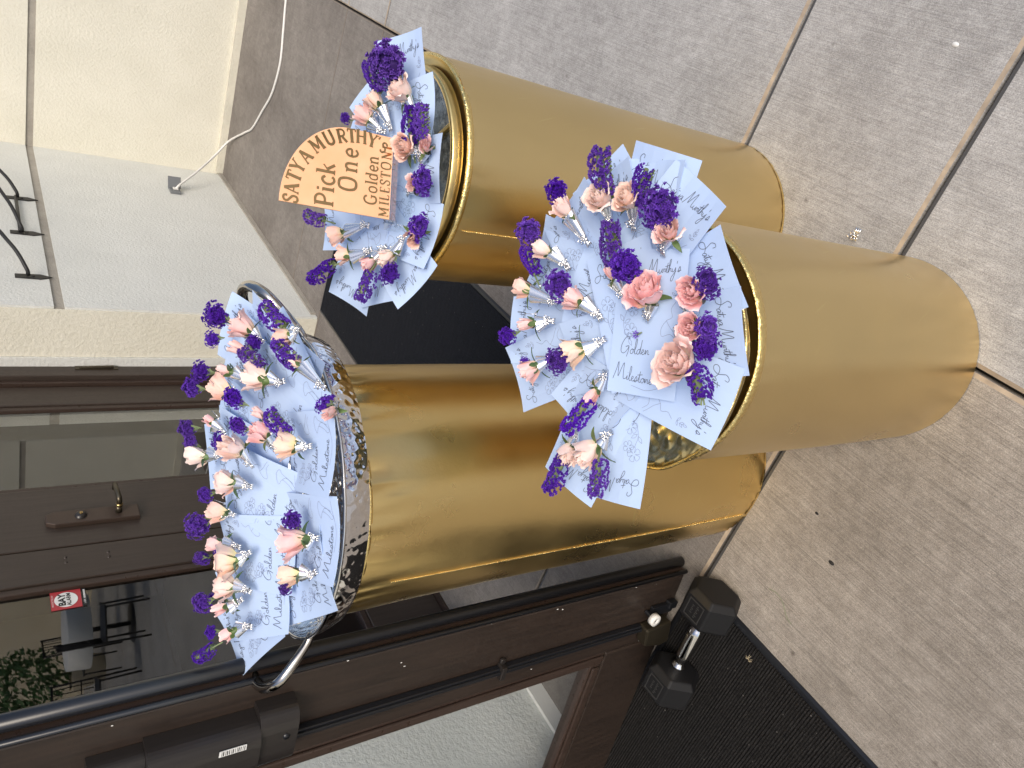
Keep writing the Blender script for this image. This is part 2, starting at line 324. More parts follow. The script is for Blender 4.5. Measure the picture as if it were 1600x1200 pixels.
CARDS = [
 ('A', [0.6159, 0.3181, 0.8599, -0.8926, -0.4294, -0.1378, 0.4359, -0.8998, -0.0197, -0.1155, -0.0776, 0.9903], 0, 'pale card uppermost on the front bowl with Golden Milestone in clear view'),
 ('A', [0.6479, 0.323, 0.8616, -0.6839, -0.7168, -0.136, 0.7204, -0.6929, 0.0297, -0.1155, -0.0776, 0.9903], 0, 'pale card tucked under the left edge of the uppermost front card'),
 ('A', [0.7474, 0.2504, 0.8457, -0.668, -0.7318, -0.1353, 0.7351, -0.6771, 0.0327, -0.1155, -0.0776, 0.9903], 1, 'pale card under the twin pale roses at the back of the front bowl'),
 ('A', [0.7156, 0.2254, 0.8376, -0.9403, -0.3128, -0.1342, 0.3202, -0.9466, -0.0369, -0.1155, -0.0776, 0.9903], 1, 'pale card pointing back from the front bowl between two pale roses'),
 ('A', [0.6739, 0.2265, 0.8425, -0.9744, 0.2025, -0.0978, -0.193, -0.9762, -0.099, -0.1155, -0.0776, 0.9903], 1, 'card fanned to the back right of the front bowl, under the large purple statice cluster'),
 ('A', [0.6189, 0.276, 0.8351, -0.7693, 0.6377, -0.0398, -0.6284, -0.7664, -0.1334, -0.1155, -0.0776, 0.9903], 2, 'pale card fanned right on the front bowl, its name line along the rim'),
 ('A', [0.5767, 0.3197, 0.8361, -0.5957, 0.8032, -0.0065, -0.7948, -0.5907, -0.139, -0.1155, -0.0776, 0.9903], 2, 'card over the right rim of the front bowl, beside the two small pink roses'),
 ('A', [0.5584, 0.3745, 0.8431, -0.199, 0.9785, 0.0535, -0.9732, -0.1909, -0.1285, -0.1155, -0.0776, 0.9903], 1, 'card over the near right rim of the front bowl, under the big blush rose'),
 ('A', [0.7584, 0.2294, 0.8308, -0.4594, -0.8797, -0.1225, 0.8807, -0.4691, 0.066, -0.1155, -0.0776, 0.9903], 0, 'pale card deep at the back of the front bowl, only a corner showing'),
 ('A', [0.7269, 0.2126, 0.8282, -0.9851, -0.1192, -0.1242, 0.1276, -0.9898, -0.0627, -0.1155, -0.0776, 0.9903], 2, 'pale card deep at the back right of the front bowl, one corner showing'),
 ('A', [0.7718, 0.2869, 0.8538, -0.387, -0.9146, -0.1168, 0.9148, -0.3967, 0.0756, -0.1155, -0.0776, 0.9903], 1, 'pale card on the back left of the front bowl under a single cream rose'),
 ('A', [0.7845, 0.3237, 0.8534, 0.0825, -0.9942, -0.0683, 0.9899, 0.0738, 0.1213, -0.1155, -0.0776, 0.9903], 1, 'card on the left of the front bowl under a cream rose with round purple statice'),
 ('A', [0.7792, 0.4161, 0.8575, 0.5502, -0.8351, -0.0013, 0.827, 0.5447, 0.1392, -0.1155, -0.0776, 0.9903], 2, 'pale card on the left rim of the front bowl under a closed pink rose'),
 ('A', [0.7468, 0.4623, 0.8598, 0.7521, -0.6581, 0.0361, 0.6489, 0.7489, 0.1344, -0.1155, -0.0776, 0.9903], 1, 'pale card far left on the front bowl, its corner jutting over the tall plinth'),
 ('A', [0.6482, 0.3728, 0.8558, 0.6858, -0.7275, 0.023, 0.7186, 0.6817, 0.1373, -0.1155, -0.0776, 0.9903], 1, 'card on the front bowl under the yellowish pink rose, left of the uppermost card'),
 ('A', [0.6771, 0.321, 0.8503, 0.2288, -0.9722, -0.0495, 0.9666, 0.2208, 0.1301, -0.1155, -0.0776, 0.9903], 2, 'pale card on the front bowl between the cream roses and the uppermost card'),
 ('A', [0.6404, 0.4245, 0.8517, 0.9572, -0.2751, 0.0901, 0.2655, 0.9583, 0.1061, -0.1155, -0.0776, 0.9903], 1, 'pale card on the front bowl under a rosebud with a long hanging statice spike'),
 ('A', [0.6283, 0.5074, 0.8592, 0.9881, 0.0925, 0.1225, -0.1011, 0.9927, 0.066, -0.1155, -0.0776, 0.9903], 2, 'card drooping down in front of the front bowl with the lower left corner turned out'),
 ('A', [0.5933, 0.4871, 0.8487, 0.8777, 0.4588, 0.1383, -0.4651, 0.8851, 0.0151, -0.1155, -0.0776, 0.9903], 2, 'card drooping straight down in front of the front bowl, one of the two lowest'),
 ('B', [1.1441, 0.32, 0.9921, -0.4276, 0.9034, 0.0317, -0.8874, -0.4128, -0.2055, -0.1726, -0.116, 0.9781], 2, 'pale card at the front edge of the rear tray, name line along its edge'),
 ('B', [1.2154, 0.2558, 0.9955, -0.5957, 0.8032, -0.0099, -0.7845, -0.5844, -0.2077, -0.1726, -0.116, 0.9781], 1, 'pale card over the right rim of the rear plinth tray, behind two statice sprigs'),
 ('B', [1.1133, 0.4044, 0.9926, -0.2244, 0.9716, 0.0756, -0.9591, -0.2065, -0.1937, -0.1726, -0.116, 0.9781], 1, 'card on the near left of the rear plinth tray, pointing at the gathered gold rim'),
 ('B', [1.1056, 0.4439, 0.994, 0.3018, 0.9338, 0.1923, -0.932, 0.3314, -0.1468, -0.2008, -0.1349, 0.9703], 1, 'card on the rear plinth tray, its tip drooping left past the open peach rose'),
 ('B', [1.1438, 0.4687, 1.0028, 0.7774, 0.5807, 0.2416, -0.5961, 0.8029, -0.0117, -0.2008, -0.1349, 0.9703], 2, 'card lowest tip on the rear plinth tray, under the pair of torn looking roses'),
 ('B', [1.1769, 0.4952, 1.0109, 0.9748, 0.071, 0.2116, -0.0975, 0.9883, 0.1173, -0.2008, -0.1349, 0.9703], 1, 'card pointed corner over the left side of the rear plinth tray, above the dark mat'),
 ('B', [1.2355, 0.4533, 1.0148, 0.4378, -0.8984, -0.0343, 0.8764, 0.4179, 0.2395, -0.2008, -0.1349, 0.9703], 1, 'pale card behind the orange sign at the far left of the rear plinth tray'),
 ('B', [1.2501, 0.3196, 0.9967, -0.0701, -0.9823, -0.1738, 0.971, -0.1071, 0.214, -0.2288, -0.1537, 0.9613], 1, 'pale card behind the top edge of the orange sign'),
 ('B', [1.2323, 0.2657, 0.9905, -0.3525, -0.8995, -0.2581, 0.9, -0.4014, 0.17, -0.2565, -0.1724, 0.9511], 2, 'pale card between the two tall statice sprigs of the rear plinth tray'),
 ('B', [1.221, 0.2106, 0.9854, -0.8022, -0.4682, -0.3705, 0.438, -0.8832, 0.1678, -0.4058, -0.0277, 0.9135], 1, 'pale card behind the biggest statice head at the far end of the rear tray'),
 ('B', [1.181, 0.371, 0.9871, 0.9451, 0.2338, 0.2281, -0.2577, 0.9629, 0.0806, -0.2008, -0.1349, 0.9703], 0, 'pale card flat in the middle of the rear tray below the orange sign'),
 ('B', [1.2151, 0.4242, 1.004, 0.651, -0.7585, 0.0292, 0.7321, 0.6375, 0.2401, -0.2008, -0.1349, 0.9703], 0, 'pale card flat under the orange sign with a line drawn flower showing'),
 ('C', [1.1042, 0.6624, 1.1904, 0.0326, -0.9994, -0.0136, 0.9333, 0.0255, 0.3581, -0.3575, -0.0244, 0.9336], 2, 'pale card standing tallest at the back beside the far handle of the silver bowl'),
 ('C', [1.0567, 0.6437, 1.1783, -0.0963, -0.9944, -0.0439, 0.9613, -0.1043, 0.2551, -0.2582, -0.0176, 0.9659], 1, 'pale card leaning on the far handle loop of the silver bowl'),
 ('C', [1.0456, 0.6805, 1.1927, -0.0679, -0.9948, -0.0761, 0.9444, -0.0886, 0.3166, -0.3216, -0.0504, 0.9455], 2, 'pale card leaning across the far end of the silver bowl behind the pointed card'),
 ('C', [0.996, 0.6549, 1.177, -0.3739, -0.911, -0.1739, 0.8946, -0.4037, 0.1917, -0.2449, -0.0838, 0.9659], 2, 'pale card curving along the hammered rim near the far handle'),
 ('C', [0.9726, 0.6734, 1.185, 0.1062, -0.9934, -0.043, 0.9778, 0.0965, 0.1859, -0.1805, -0.0618, 0.9816], 1, 'card pointed corner up in the silver bowl with Golden written along its low edge'),
 ('C', [0.8673, 0.704, 1.1787, 0.5952, -0.8036, -0.0016, 0.803, 0.5949, -0.0349, 0.029, 0.0195, 0.9994], 1, 'pale card hanging at the middle of the hammered silver rim under a yellowish rose'),
 ('C', [1.0245, 0.8366, 1.2086, 0.2775, -0.9573, -0.0813, 0.9364, 0.2506, 0.2457, -0.2148, -0.1444, 0.9659], 1, 'pale card with the single round pale rose in the silver bowl'),
 ('C', [0.9496, 0.8505, 1.2054, 0.3421, -0.9375, -0.064, 0.9148, 0.3167, 0.2508, -0.2148, -0.1444, 0.9659], 1, 'pale card in the middle of the silver bowl pile under an open pale rose'),
 ('C', [0.9028, 0.9451, 1.2105, 0.6144, -0.7888, 0.0188, 0.7592, 0.5975, 0.2581, -0.2148, -0.1444, 0.9659], 1, 'pale card under the brightest pink and yellow rose of the silver bowl'),
 ('C', [0.8712, 1.0309, 1.2099, 0.7593, -0.6478, 0.0621, 0.6234, 0.7514, 0.2162, -0.1867, -0.1255, 0.9744], 1, 'card under the cluster of faded roses near the close handle of the silver bowl'),
 ('C', [0.8626, 1.0809, 1.2066, 0.9159, -0.3872, 0.1058, 0.3689, 0.9158, 0.1588, -0.1584, -0.1064, 0.9816], 1, 'card pointing out past the close handle of the silver bowl with a long corner'),
 ('C', [0.7865, 0.8049, 1.179, 0.6168, -0.7871, -0.0025, 0.7866, 0.6165, -0.0348, 0.029, 0.0195, 0.9994], 1, 'card over the hammered rim of the silver bowl with one pink rose and a leaf'),
 ('C', [0.7761, 0.8886, 1.1742, 0.8077, -0.5896, 0.0, 0.5896, 0.8077, 0.0, 0.0, 0.0, 1.0], 2, 'card below the pink rose card, close to the near handle of the silver bowl'),
 ('C', [1.0942, 0.8742, 1.2117, 0.672, -0.74, 0.0282, 0.7234, 0.6641, 0.1887, -0.1584, -0.1064, 0.9816], 0, 'pale card deep at the back of the silver bowl pile under the cream bud'),
 ('C', [1.0851, 0.7466, 1.1989, 0.2871, -0.9555, -0.068, 0.9395, 0.267, 0.2144, -0.1867, -0.1255, 0.9744], 0, 'pale card deep at the back of the silver bowl pile behind three rosebuds'),
 ('C', [0.9629, 0.9403, 1.1953, 0.6487, -0.7607, 0.0222, 0.7444, 0.6403, 0.1895, -0.1584, -0.1064, 0.9816], 0, 'pale card flat beneath the middle cards of the silver bowl'),
 ('C', [0.9837, 0.7176, 1.1769, 0.4123, -0.91, -0.0443, 0.8854, 0.3887, 0.255, -0.2148, -0.1444, 0.9659], 0, 'pale card flat beneath the far cards of the silver bowl'),
]
FLOWERS = [
 ('A', [0.7432, 0.2222, 0.8717, -0.8254, -0.5471, -0.1392, 0.4553, -0.7909, 0.4089, -0.3338, 0.2741, 0.9019], 0.0367, 2, 2, 1.15, 50.0, [(0.0103, 0.0682, -0.0244, 's', 1.25)], 'pale open rose with tall statice spike, left twin at the back of the front bowl'),
 ('A', [0.7041, 0.2105, 0.8662, -0.9141, -0.3818, -0.1366, 0.3188, -0.8848, 0.3399, -0.2506, 0.2672, 0.9305], 0.0391, 2, 0, 1.05, 45.0, [(0.0204, 0.0521, -0.0142, 's', 1.0)], 'cream open rose at the back of the front bowl, right of its twin'),
 ('A', [0.7688, 0.2656, 0.8781, -0.4791, -0.869, -0.124, 0.8178, -0.4932, 0.2965, -0.3188, 0.0406, 0.947], 0.0590, 1, 2, 1.0, 30.0, [(0.0032, 0.0848, -0.0146, 'h', 0.9)], 'closed cream rose on the back left card of the front bowl'),
 ('A', [0.7839, 0.3123, 0.8835, -0.0503, -0.9952, -0.0839, 0.9132, -0.0798, 0.3997, -0.4044, -0.0565, 0.9128], 0.0459, 1, 2, 0.95, 15.0, [(0.0109, 0.0768, -0.0176, 'h', 1.05)], 'cream rose lying sideways with a round statice head at the left of the front bowl'),
 ('A', [0.7766, 0.3711, 0.8872, 0.1529, -0.9865, -0.0595, 0.9257, 0.1219, 0.3582, -0.3461, -0.1098, 0.9318], 0.0571, 1, 0, 0.95, 10.0, [(0.0438, 0.057, -0.0078, 's', 0.95)], 'peach rose at the left rim of the front bowl beneath a thin statice spike'),
 ('A', [0.6912, 0.3455, 0.8753, -0.0342, -0.996, -0.0821, 0.9118, -0.0648, 0.4056, -0.4093, -0.0609, 0.9104], 0.0451, 1, 1, 0.95, 15.0, [(0.006, 0.0732, -0.0168, 'h', 1.1)], 'pink rosebud with broad statice, left of the uppermost card of the front bowl'),
 ('A', [0.6674, 0.2997, 0.8689, -0.6073, -0.7834, -0.1322, 0.7016, -0.6069, 0.3733, -0.3727, 0.1339, 0.9182], 0.0369, 0, 1, 0.8, 10.0, [(0.0204, 0.0686, -0.0181, 's', 1.2)], 'narrow pink rosebud with a straight statice spike above the uppermost card'),
 ('A', [0.6143, 0.3025, 0.8629, -0.9516, -0.2771, -0.1327, 0.2136, -0.9071, 0.3626, -0.2209, 0.3167, 0.9224], 0.0415, 2, 1, 1.35, 25.0, [(-0.0326, 0.0641, -0.0218, 'h', 1.25)], 'large bright pink rose on the uppermost card of the front bowl'),
 ('A', [0.6407, 0.2168, 0.8593, -0.953, 0.2897, -0.0885, -0.3026, -0.8999, 0.314, 0.0113, 0.3261, 0.9453], 0.0327, 2, 1, 0.95, 40.0, [(-0.0303, 0.0415, -0.0124, 'h', 1.5)], 'coral pink rose under the widest statice cluster at the back right of the front bowl'),
 ('A', [0.5675, 0.2651, 0.8545, -0.912, 0.4034, -0.0748, -0.4074, -0.8691, 0.2806, 0.0482, 0.2864, 0.9569], 0.0367, 2, 1, 1.05, 75.0, [(0.0034, 0.0534, -0.0162, 'h', 1.0)], 'spiral pink rose facing the sky near the right rim of the front bowl'),
 ('A', [0.5595, 0.2985, 0.8562, -0.6014, 0.7989, -0.0075, -0.781, -0.5859, 0.2161, 0.1682, 0.1358, 0.9764], 0.0389, 2, 1, 0.95, 65.0, [(0.0025, 0.0578, -0.0152, 'h', 0.9)], 'smaller spiral pink rose just above the big blush rose'),
 ('A', [0.5421, 0.3046, 0.8547, 0.7316, 0.6677, 0.1377, -0.6577, 0.638, 0.4006, 0.1796, -0.3836, 0.9059], 0.0416, 2, 2, 1.45, 80.0, [(-0.029, 0.0169, -0.0013, 'h', 1.0), (-0.0221, 0.0638, -0.0232, 's', 1.1)], 'biggest blush rose fully open at the near right of the front bowl'),
 ('A', [0.769, 0.4024, 0.8888, 0.6508, -0.759, 0.0164, 0.6521, 0.57, 0.4998, -0.3887, -0.3146, 0.866], 0.0373, 0, 1, 1.0, 10.0, [(-0.013, 0.07, -0.0219, 'h', 0.7)], 'closed pink rose on the left rim card of the front bowl, statice below it'),
 ('A', [0.7324, 0.4477, 0.8881, 0.89, -0.4508, 0.0685, 0.3739, 0.8075, 0.4561, -0.2609, -0.3803, 0.8873], 0.0405, 1, 1, 1.0, 10.0, [(0.0173, 0.041, -0.0087, 'h', 0.4)], 'closed pink rose at the far left corner card of the front bowl'),
 ('A', [0.6665, 0.3799, 0.8751, 0.7701, -0.6367, 0.0399, 0.5479, 0.6922, 0.4697, -0.3267, -0.3398, 0.8819], 0.0425, 1, 3, 1.1, 20.0, [(-0.0061, 0.0661, -0.0181, 'h', 1.0)], 'yellowish pink rose with dark statice under it, left of the uppermost card'),
 ('A', [0.6311, 0.4182, 0.874, 0.9765, 0.174, 0.1275, -0.2127, 0.8755, 0.4339, -0.0362, -0.4508, 0.8919], 0.0352, 0, 1, 0.95, 10.0, [(0.0031, 0.0665, -0.0213, 's', 1.15)], 'pink rosebud with a long statice spike hanging below the uppermost card'),
 ('A', [0.584, 0.4876, 0.8739, 0.9933, -0.0126, 0.1149, -0.046, 0.869, 0.4926, -0.106, -0.4946, 0.8626], 0.0376, 1, 2, 1.25, 20.0, [(-0.0347, 0.0505, -0.0171, 's', 1.05)], 'large pale pink rose on the lowest cards of the front bowl'),
 ('A', [0.6279, 0.5175, 0.8814, 0.841, 0.5228, 0.1391, -0.5293, 0.742, 0.4114, 0.1119, -0.4196, 0.9008], 0.0341, 1, 2, 1.0, 15.0, [(0.0153, 0.0623, -0.0215, 's', 1.15)], 'folded blush rose half hidden by its larger neighbour on the lowest cards'),
 ('B', [1.1534, 0.2226, 0.991, -0.6524, -0.7205, -0.2352, 0.6123, -0.6839, 0.3967, -0.4467, 0.1148, 0.8873], 0.0452, 2, 2, 1.25, 45.0, [(-0.0037, 0.0915, -0.0283, 'h', 1.8)], 'pale open rose under the biggest statice head of the rear plinth'),
 ('B', [1.2026, 0.2595, 1.0063, -0.5125, -0.8297, -0.2214, 0.7469, -0.5579, 0.3617, -0.4236, 0.02, 0.9056], 0.0507, 1, 0, 1.0, 20.0, [(0.0205, 0.0807, -0.017, 's', 1.1)], 'peach rose right of the pink one behind the orange sign'),
 ('B', [1.2177, 0.2755, 1.0117, -0.2224, -0.9583, -0.1793, 0.8333, -0.2823, 0.4753, -0.5062, -0.0437, 0.8613], 0.0446, 1, 1, 1.1, 20.0, [(-0.0287, 0.0725, -0.0192, 'h', 0.5)], 'pink rose just behind the curved edge of the orange sign'),
 ('B', [1.1116, 0.2742, 0.9895, 0.1876, -0.9774, -0.0971, 0.6541, 0.0506, 0.7547, -0.7327, -0.2051, 0.6489], 0.0249, 2, 0, 1.1, 60.0, [(0.0368, 0.0223, -0.009, 's', 1.25)], 'open peach rose touching the right edge of the orange sign'),
 ('B', [1.0919, 0.2799, 0.9863, -0.8981, 0.421, -0.1273, -0.4376, -0.8844, 0.1622, -0.0443, 0.2014, 0.9785], 0.0340, 1, 1, 0.8, 20.0, [(-0.0342, 0.0502, -0.0132, 's', 1.1)], 'small coral rose under a statice spike at the front edge of the rear plinth'),
 ('B', [1.0901, 0.3364, 0.9938, -0.6762, 0.7357, -0.0376, -0.7347, -0.6698, 0.1074, 0.0538, 0.1003, 0.9935], 0.0362, 1, 1, 0.8, 45.0, [(0.0072, 0.0624, -0.0163, 'h', 1.15)], 'small coral rose with a square statice head, in front of the orange sign'),
 ('B', [1.0557, 0.3819, 0.993, 0.3051, 0.9326, 0.1928, -0.9449, 0.2712, 0.1836, 0.119, -0.2382, 0.9639], 0.0398, 1, 0, 0.9, 30.0, [(-0.0161, 0.0302, -0.0042, 'h', 1.15)], 'peach rose beneath a statice head at the near left of the rear plinth'),
 ('B', [1.1684, 0.4357, 1.0238, 0.7194, -0.6926, 0.0526, 0.601, 0.6586, 0.4528, -0.3482, -0.2941, 0.8901], 0.0627, 1, 0, 1.05, 10.0, [(0.0511, 0.1064, -0.019, 's', 1.0)], 'cream yellow rose just below the orange sign'),
 ('B', [1.1354, 0.4717, 1.0219, 0.6262, -0.7794, 0.0212, 0.6794, 0.5588, 0.4756, -0.3825, -0.2834, 0.8794], 0.0529, 1, 0, 0.9, 10.0, [(-0.0189, 0.1054, -0.021, 's', 1.2)], 'peach rose with a drooping statice spike at the left of the rear plinth'),
 ('B', [1.1015, 0.4525, 1.0123, 0.9766, -0.1053, 0.1875, -0.0017, 0.8681, 0.4964, -0.215, -0.4851, 0.8476], 0.0362, 1, 1, 0.9, 20.0, [(-0.0272, 0.0664, -0.0196, 's', 1.1)], 'folded pink rose above the lowest statice spike of the rear plinth'),
 ('B', [1.0643, 0.4147, 0.9993, 0.9795, -0.0094, 0.2014, -0.0804, 0.898, 0.4325, -0.1849, -0.4398, 0.8789], 0.0458, 1, 2, 1.05, 25.0, [(-0.0227, 0.0592, -0.0133, 'h', 1.0)], 'torn looking pale rose on the low edge of the rear plinth tray'),
 ('C', [1.0477, 0.6028, 1.2176, -0.1155, -0.9854, -0.1255, 0.8017, -0.1671, 0.5739, -0.5865, -0.0343, 0.8092], 0.0355, 1, 1, 1.265, 20.0, [(-0.0127, 0.085, -0.0366, 'h', 1.1), (-0.0567, 0.077, -0.0325, 'h', 0.7)], 'pink rose with two statice heads at the far end of the silver bowl'),
 ('C', [1.0492, 0.6395, 1.2218, -0.103, -0.987, -0.1236, 0.7868, -0.1569, 0.597, -0.6086, -0.0358, 0.7927], 0.0310, 0, 1, 1.1, 10.0, [(0.0288, 0.0032, 0.0051, 'h', 0.7)], 'pink bud below the farthest rose of the silver bowl'),
 ('C', [1.0468, 0.6834, 1.2262, 0.1951, -0.9779, -0.0745, 0.871, 0.1379, 0.4715, -0.4508, -0.1569, 0.8787], 0.0463, 0, 1, 1.045, 10.0, [(-0.0227, 0.0988, -0.0259, 'h', 0.9)], 'slim pink bud second from the far end at the back of the silver bowl'),
 ('C', [1.0418, 0.7242, 1.2298, -0.0076, -0.994, -0.109, 0.8688, -0.0606, 0.4915, -0.4951, -0.0909, 0.864], 0.0459, 1, 0, 1.265, 15.0, [(-0.0362, 0.1034, -0.0324, 'h', 0.9)], 'warm peach rose at the back of the silver bowl'),
 ('C', [0.9561, 0.6309, 1.2059, 0.3941, -0.9184, -0.036, 0.7854, 0.3162, 0.5321, -0.4773, -0.238, 0.8459], 0.0455, 1, 2, 1.32, 15.0, [(0.0288, 0.0564, -0.0156, 's', 1.0)], 'cream pink rose with wide green leaves in the far half of the silver bowl'),
 ('C', [0.9591, 0.5425, 1.1968, 0.9526, -0.2779, 0.1236, 0.1216, 0.7205, 0.6827, -0.2788, -0.6353, 0.7202], 0.0235, 1, 0, 0.935, 20.0, [(0.0467, 0.0198, -0.0065, 's', 1.2)], 'peach rose held between two leaning cards by the far handle'),
 ('C', [0.8583, 0.5707, 1.1836, -0.0327, -0.9931, -0.1129, 0.9337, -0.0706, 0.351, -0.3566, -0.094, 0.9295], 0.0595, 0, 0, 0.77, 10.0, [(-0.0005, 0.0829, -0.0112, 's', 1.1)], 'rosebud hidden behind its statice spike between leaning cards'),
 ('C', [1.067, 0.8038, 1.2425, -0.0124, -0.9939, -0.1098, 0.8735, -0.0642, 0.4826, -0.4867, -0.0899, 0.869], 0.0355, 0, 1, 0.77, 10.0, [(-0.0442, 0.0728, -0.0201, 'h', 0.9)], 'tiny bud with loose statice at the back left edge of the silver bowl'),
 ('C', [1.0571, 0.8512, 1.246, 0.6184, -0.7857, 0.0146, 0.6714, 0.5379, 0.5097, -0.4084, -0.3054, 0.8602], 0.0453, 1, 2, 1.1550000000000002, 10.0, [(0.0267, 0.0634, -0.0163, 'h', 0.7)], 'cream pink rose farthest left in the pile of the silver bowl'),
 ('C', [0.9654, 0.7943, 1.2251, -0.6061, -0.7744, -0.1817, 0.6346, -0.6085, 0.4766, -0.4796, 0.1735, 0.8601], 0.0383, 1, 2, 1.32, 45.0, [(-0.0341, 0.0518, -0.0182, 'h', 0.9)], 'round pale rose alone on the long edged card of the silver bowl'),
 ('C', [0.9417, 0.7013, 1.2112, -0.3886, -0.9072, -0.161, 0.7406, -0.4115, 0.5312, -0.5482, 0.0871, 0.8318], 0.0291, 0, 1, 0.8800000000000001, 10.0, [(-0.0205, 0.0761, -0.0314, 'h', 0.9)], 'small pink bud under the cream pink rose of the silver bowl'),
 ('C', [0.92, 0.725, 1.2102, -0.5494, -0.8166, -0.1772, 0.6531, -0.5519, 0.5185, -0.5212, 0.1692, 0.8365], 0.0319, 1, 1, 1.1, 20.0, [(-0.041, 0.0587, -0.024, 'h', 0.8)], 'salmon rose half tucked under a card of the silver bowl'),
 ('C', [0.8437, 0.6736, 1.1924, 0.5618, -0.8273, 0.0009, 0.6454, 0.439, 0.6251, -0.5176, -0.3505, 0.7805], 0.0328, 1, 3, 1.1550000000000002, 20.0, [(0.0354, 0.0462, -0.0175, 's', 1.0)], 'wilting yellow tipped rose on the card at the hammered rim'),
 ('C', [0.8077, 0.5817, 1.1766, 0.5111, 0.8418, 0.1737, -0.6754, 0.2684, 0.6869, 0.5316, -0.4684, 0.7057], 0.0173, 0, 1, 0.8800000000000001, 20.0, [(0.0093, -0.001, 0.0103, 'h', 0.8)], 'pink bud squeezed between a card and the hammered rim'),
 ('C', [0.9488, 0.833, 1.2266, 0.4617, -0.8868, -0.0216, 0.7664, 0.3865, 0.5131, -0.4466, -0.2535, 0.858], 0.0460, 2, 2, 1.2100000000000002, 15.0, [(-0.0293, 0.0904, -0.0264, 'h', 0.7)], 'open pale rose with loose petals in the middle of the silver bowl'),
 ('C', [0.9728, 0.9119, 1.239, 0.4072, -0.9127, -0.0332, 0.6224, 0.2507, 0.7414, -0.6684, -0.3226, 0.6702], 0.0246, 1, 0, 1.1, 15.0, [(-0.0302, 0.0567, -0.0353, 'h', 1.1)], 'peach rose with purple statice at the left middle of the silver bowl'),
 ('C', [0.9249, 0.9462, 1.235, 0.5778, -0.8161, 0.0047, 0.7104, 0.5058, 0.4894, -0.4019, -0.2794, 0.872], 0.0443, 1, 1, 0.9900000000000001, 15.0, [(-0.0078, 0.0397, -0.0068, 'h', 0.5), (-0.0258, 0.0754, -0.0186, 'h', 0.6)], 'small pink rose above the brightest rose of the silver bowl'),
 ('C', [0.8903, 0.9354, 1.2283, 0.8617, -0.5004, 0.0848, 0.3774, 0.7435, 0.5521, -0.3393, -0.4437, 0.8295], 0.0422, 2, 3, 1.375, 20.0, [(0.0299, 0.096, -0.0357, 'h', 0.5)], 'brightest pink and yellow rose in the near half of the silver bowl'),
 ('C', [0.8582, 0.9829, 1.2282, 0.5371, -0.8435, -0.0048, 0.7262, 0.4595, 0.5113, -0.4291, -0.2781, 0.8594], 0.0477, 2, 2, 1.265, 20.0, [(-0.0353, 0.098, -0.0288, 'h', 0.9)], 'faded pale rose directly below the brightest rose of the silver bowl'),
 ('C', [0.8668, 1.0229, 1.234, 0.8353, -0.5446, 0.0757, 0.4258, 0.7278, 0.5376, -0.3479, -0.4168, 0.8398], 0.0375, 0, 1, 1.045, 15.0, [(0.0232, 0.054, -0.0159, 'h', 0.4)], 'pink bud below the faded rose of the silver bowl'),
 ('C', [0.8227, 1.036, 1.2283, 0.8779, -0.4703, 0.0906, 0.3723, 0.7891, 0.4886, -0.3013, -0.3952, 0.8678], 0.0427, 0, 1, 1.045, 5.0, [(0.0187, 0.0787, -0.0218, 'h', 0.6), (-0.0083, 0.1069, -0.0318, 's', 0.9)], 'nearest bud to the close handle with statice hanging past the card'),
 ('C', [0.7552, 0.7792, 1.1895, 0.8256, -0.5595, 0.0725, 0.3924, 0.6619, 0.6387, -0.4054, -0.4989, 0.766], 0.0344, 1, 1, 1.375, 15.0, [(0.0343, 0.026, -0.0079, 'h', 0.8)], 'large pink rose with a long leaf on the rim card of the silver bowl'),
 ('C', [0.7277, 0.8263, 1.1902, 0.6388, -0.7691, 0.0197, 0.6319, 0.539, 0.5569, -0.4389, -0.3433, 0.8304], 0.0380, 1, 3, 1.1, 15.0, [(-0.0213, 0.0493, -0.0143, 'h', 0.5)], 'pink and yellow rose below the large one on the rim card of the silver bowl'),
]
SIGN = ((0.5474, 0.1573, -0.8219, 1.0690), (-0.8335, 0.0147, -0.5523, 0.3825), (-0.0749, 0.9874, 0.1392, 1.0350), (0, 0, 0, 1))
SIGN_W, SIGN_H = 0.1379, 0.1792
FLORET = (0.6170, 0.3370, 0.8644)
# ---------------------------------------------------------------- ground: slabs on a dark bed
g = MB(); g.box(-60, 60, -60, 60, -.2, -.03); ground = tag(g.build('ground', M['bed']), 'dark bed under the concrete paving', None, None, 'structure')
M['joint_shade'] = mat('shaded_slab_edge', (.085, .085, .088), .9)
def slab(x0, x1, y0, y1, m, gx=.0042, gy=.005, b=.009, me='edge'):
    s_ = MB(); s_.bevbox(x0 + gx, x1 - gx, y0 + gy, y1 - gy, -.03, 0, b, 0, None, 1)
    s_.mi[6] = 2; s_.mi[7] = 2 if me != 'edge' else 1      # edges on the shadowed side of the gap: shade put into their dark colour
    s_.build('concrete_slab', [M[m], M[me], M['joint_shade']], ground)
XL = [-4.5, -2.6, -.9, .778, 1.285]
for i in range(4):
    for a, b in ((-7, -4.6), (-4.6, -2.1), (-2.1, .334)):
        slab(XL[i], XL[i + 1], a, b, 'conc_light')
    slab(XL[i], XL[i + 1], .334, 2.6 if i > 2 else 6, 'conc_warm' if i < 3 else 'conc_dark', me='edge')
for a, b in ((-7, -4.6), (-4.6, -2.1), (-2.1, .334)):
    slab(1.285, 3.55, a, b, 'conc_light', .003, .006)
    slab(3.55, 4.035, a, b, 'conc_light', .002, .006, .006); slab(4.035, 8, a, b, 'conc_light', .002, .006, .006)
slab(1.285, 3.55, .334, 2.6, 'conc_dark', .002, .006, .006, 'edge_dark'); slab(3.55, 4.035, .334, 2.6, 'conc_dark', .002, .006, .005, 'edge_dark'); slab(4.035, 6.2, .334, 2.6, 'conc_dark', .002, .006, .005, 'edge_dark')
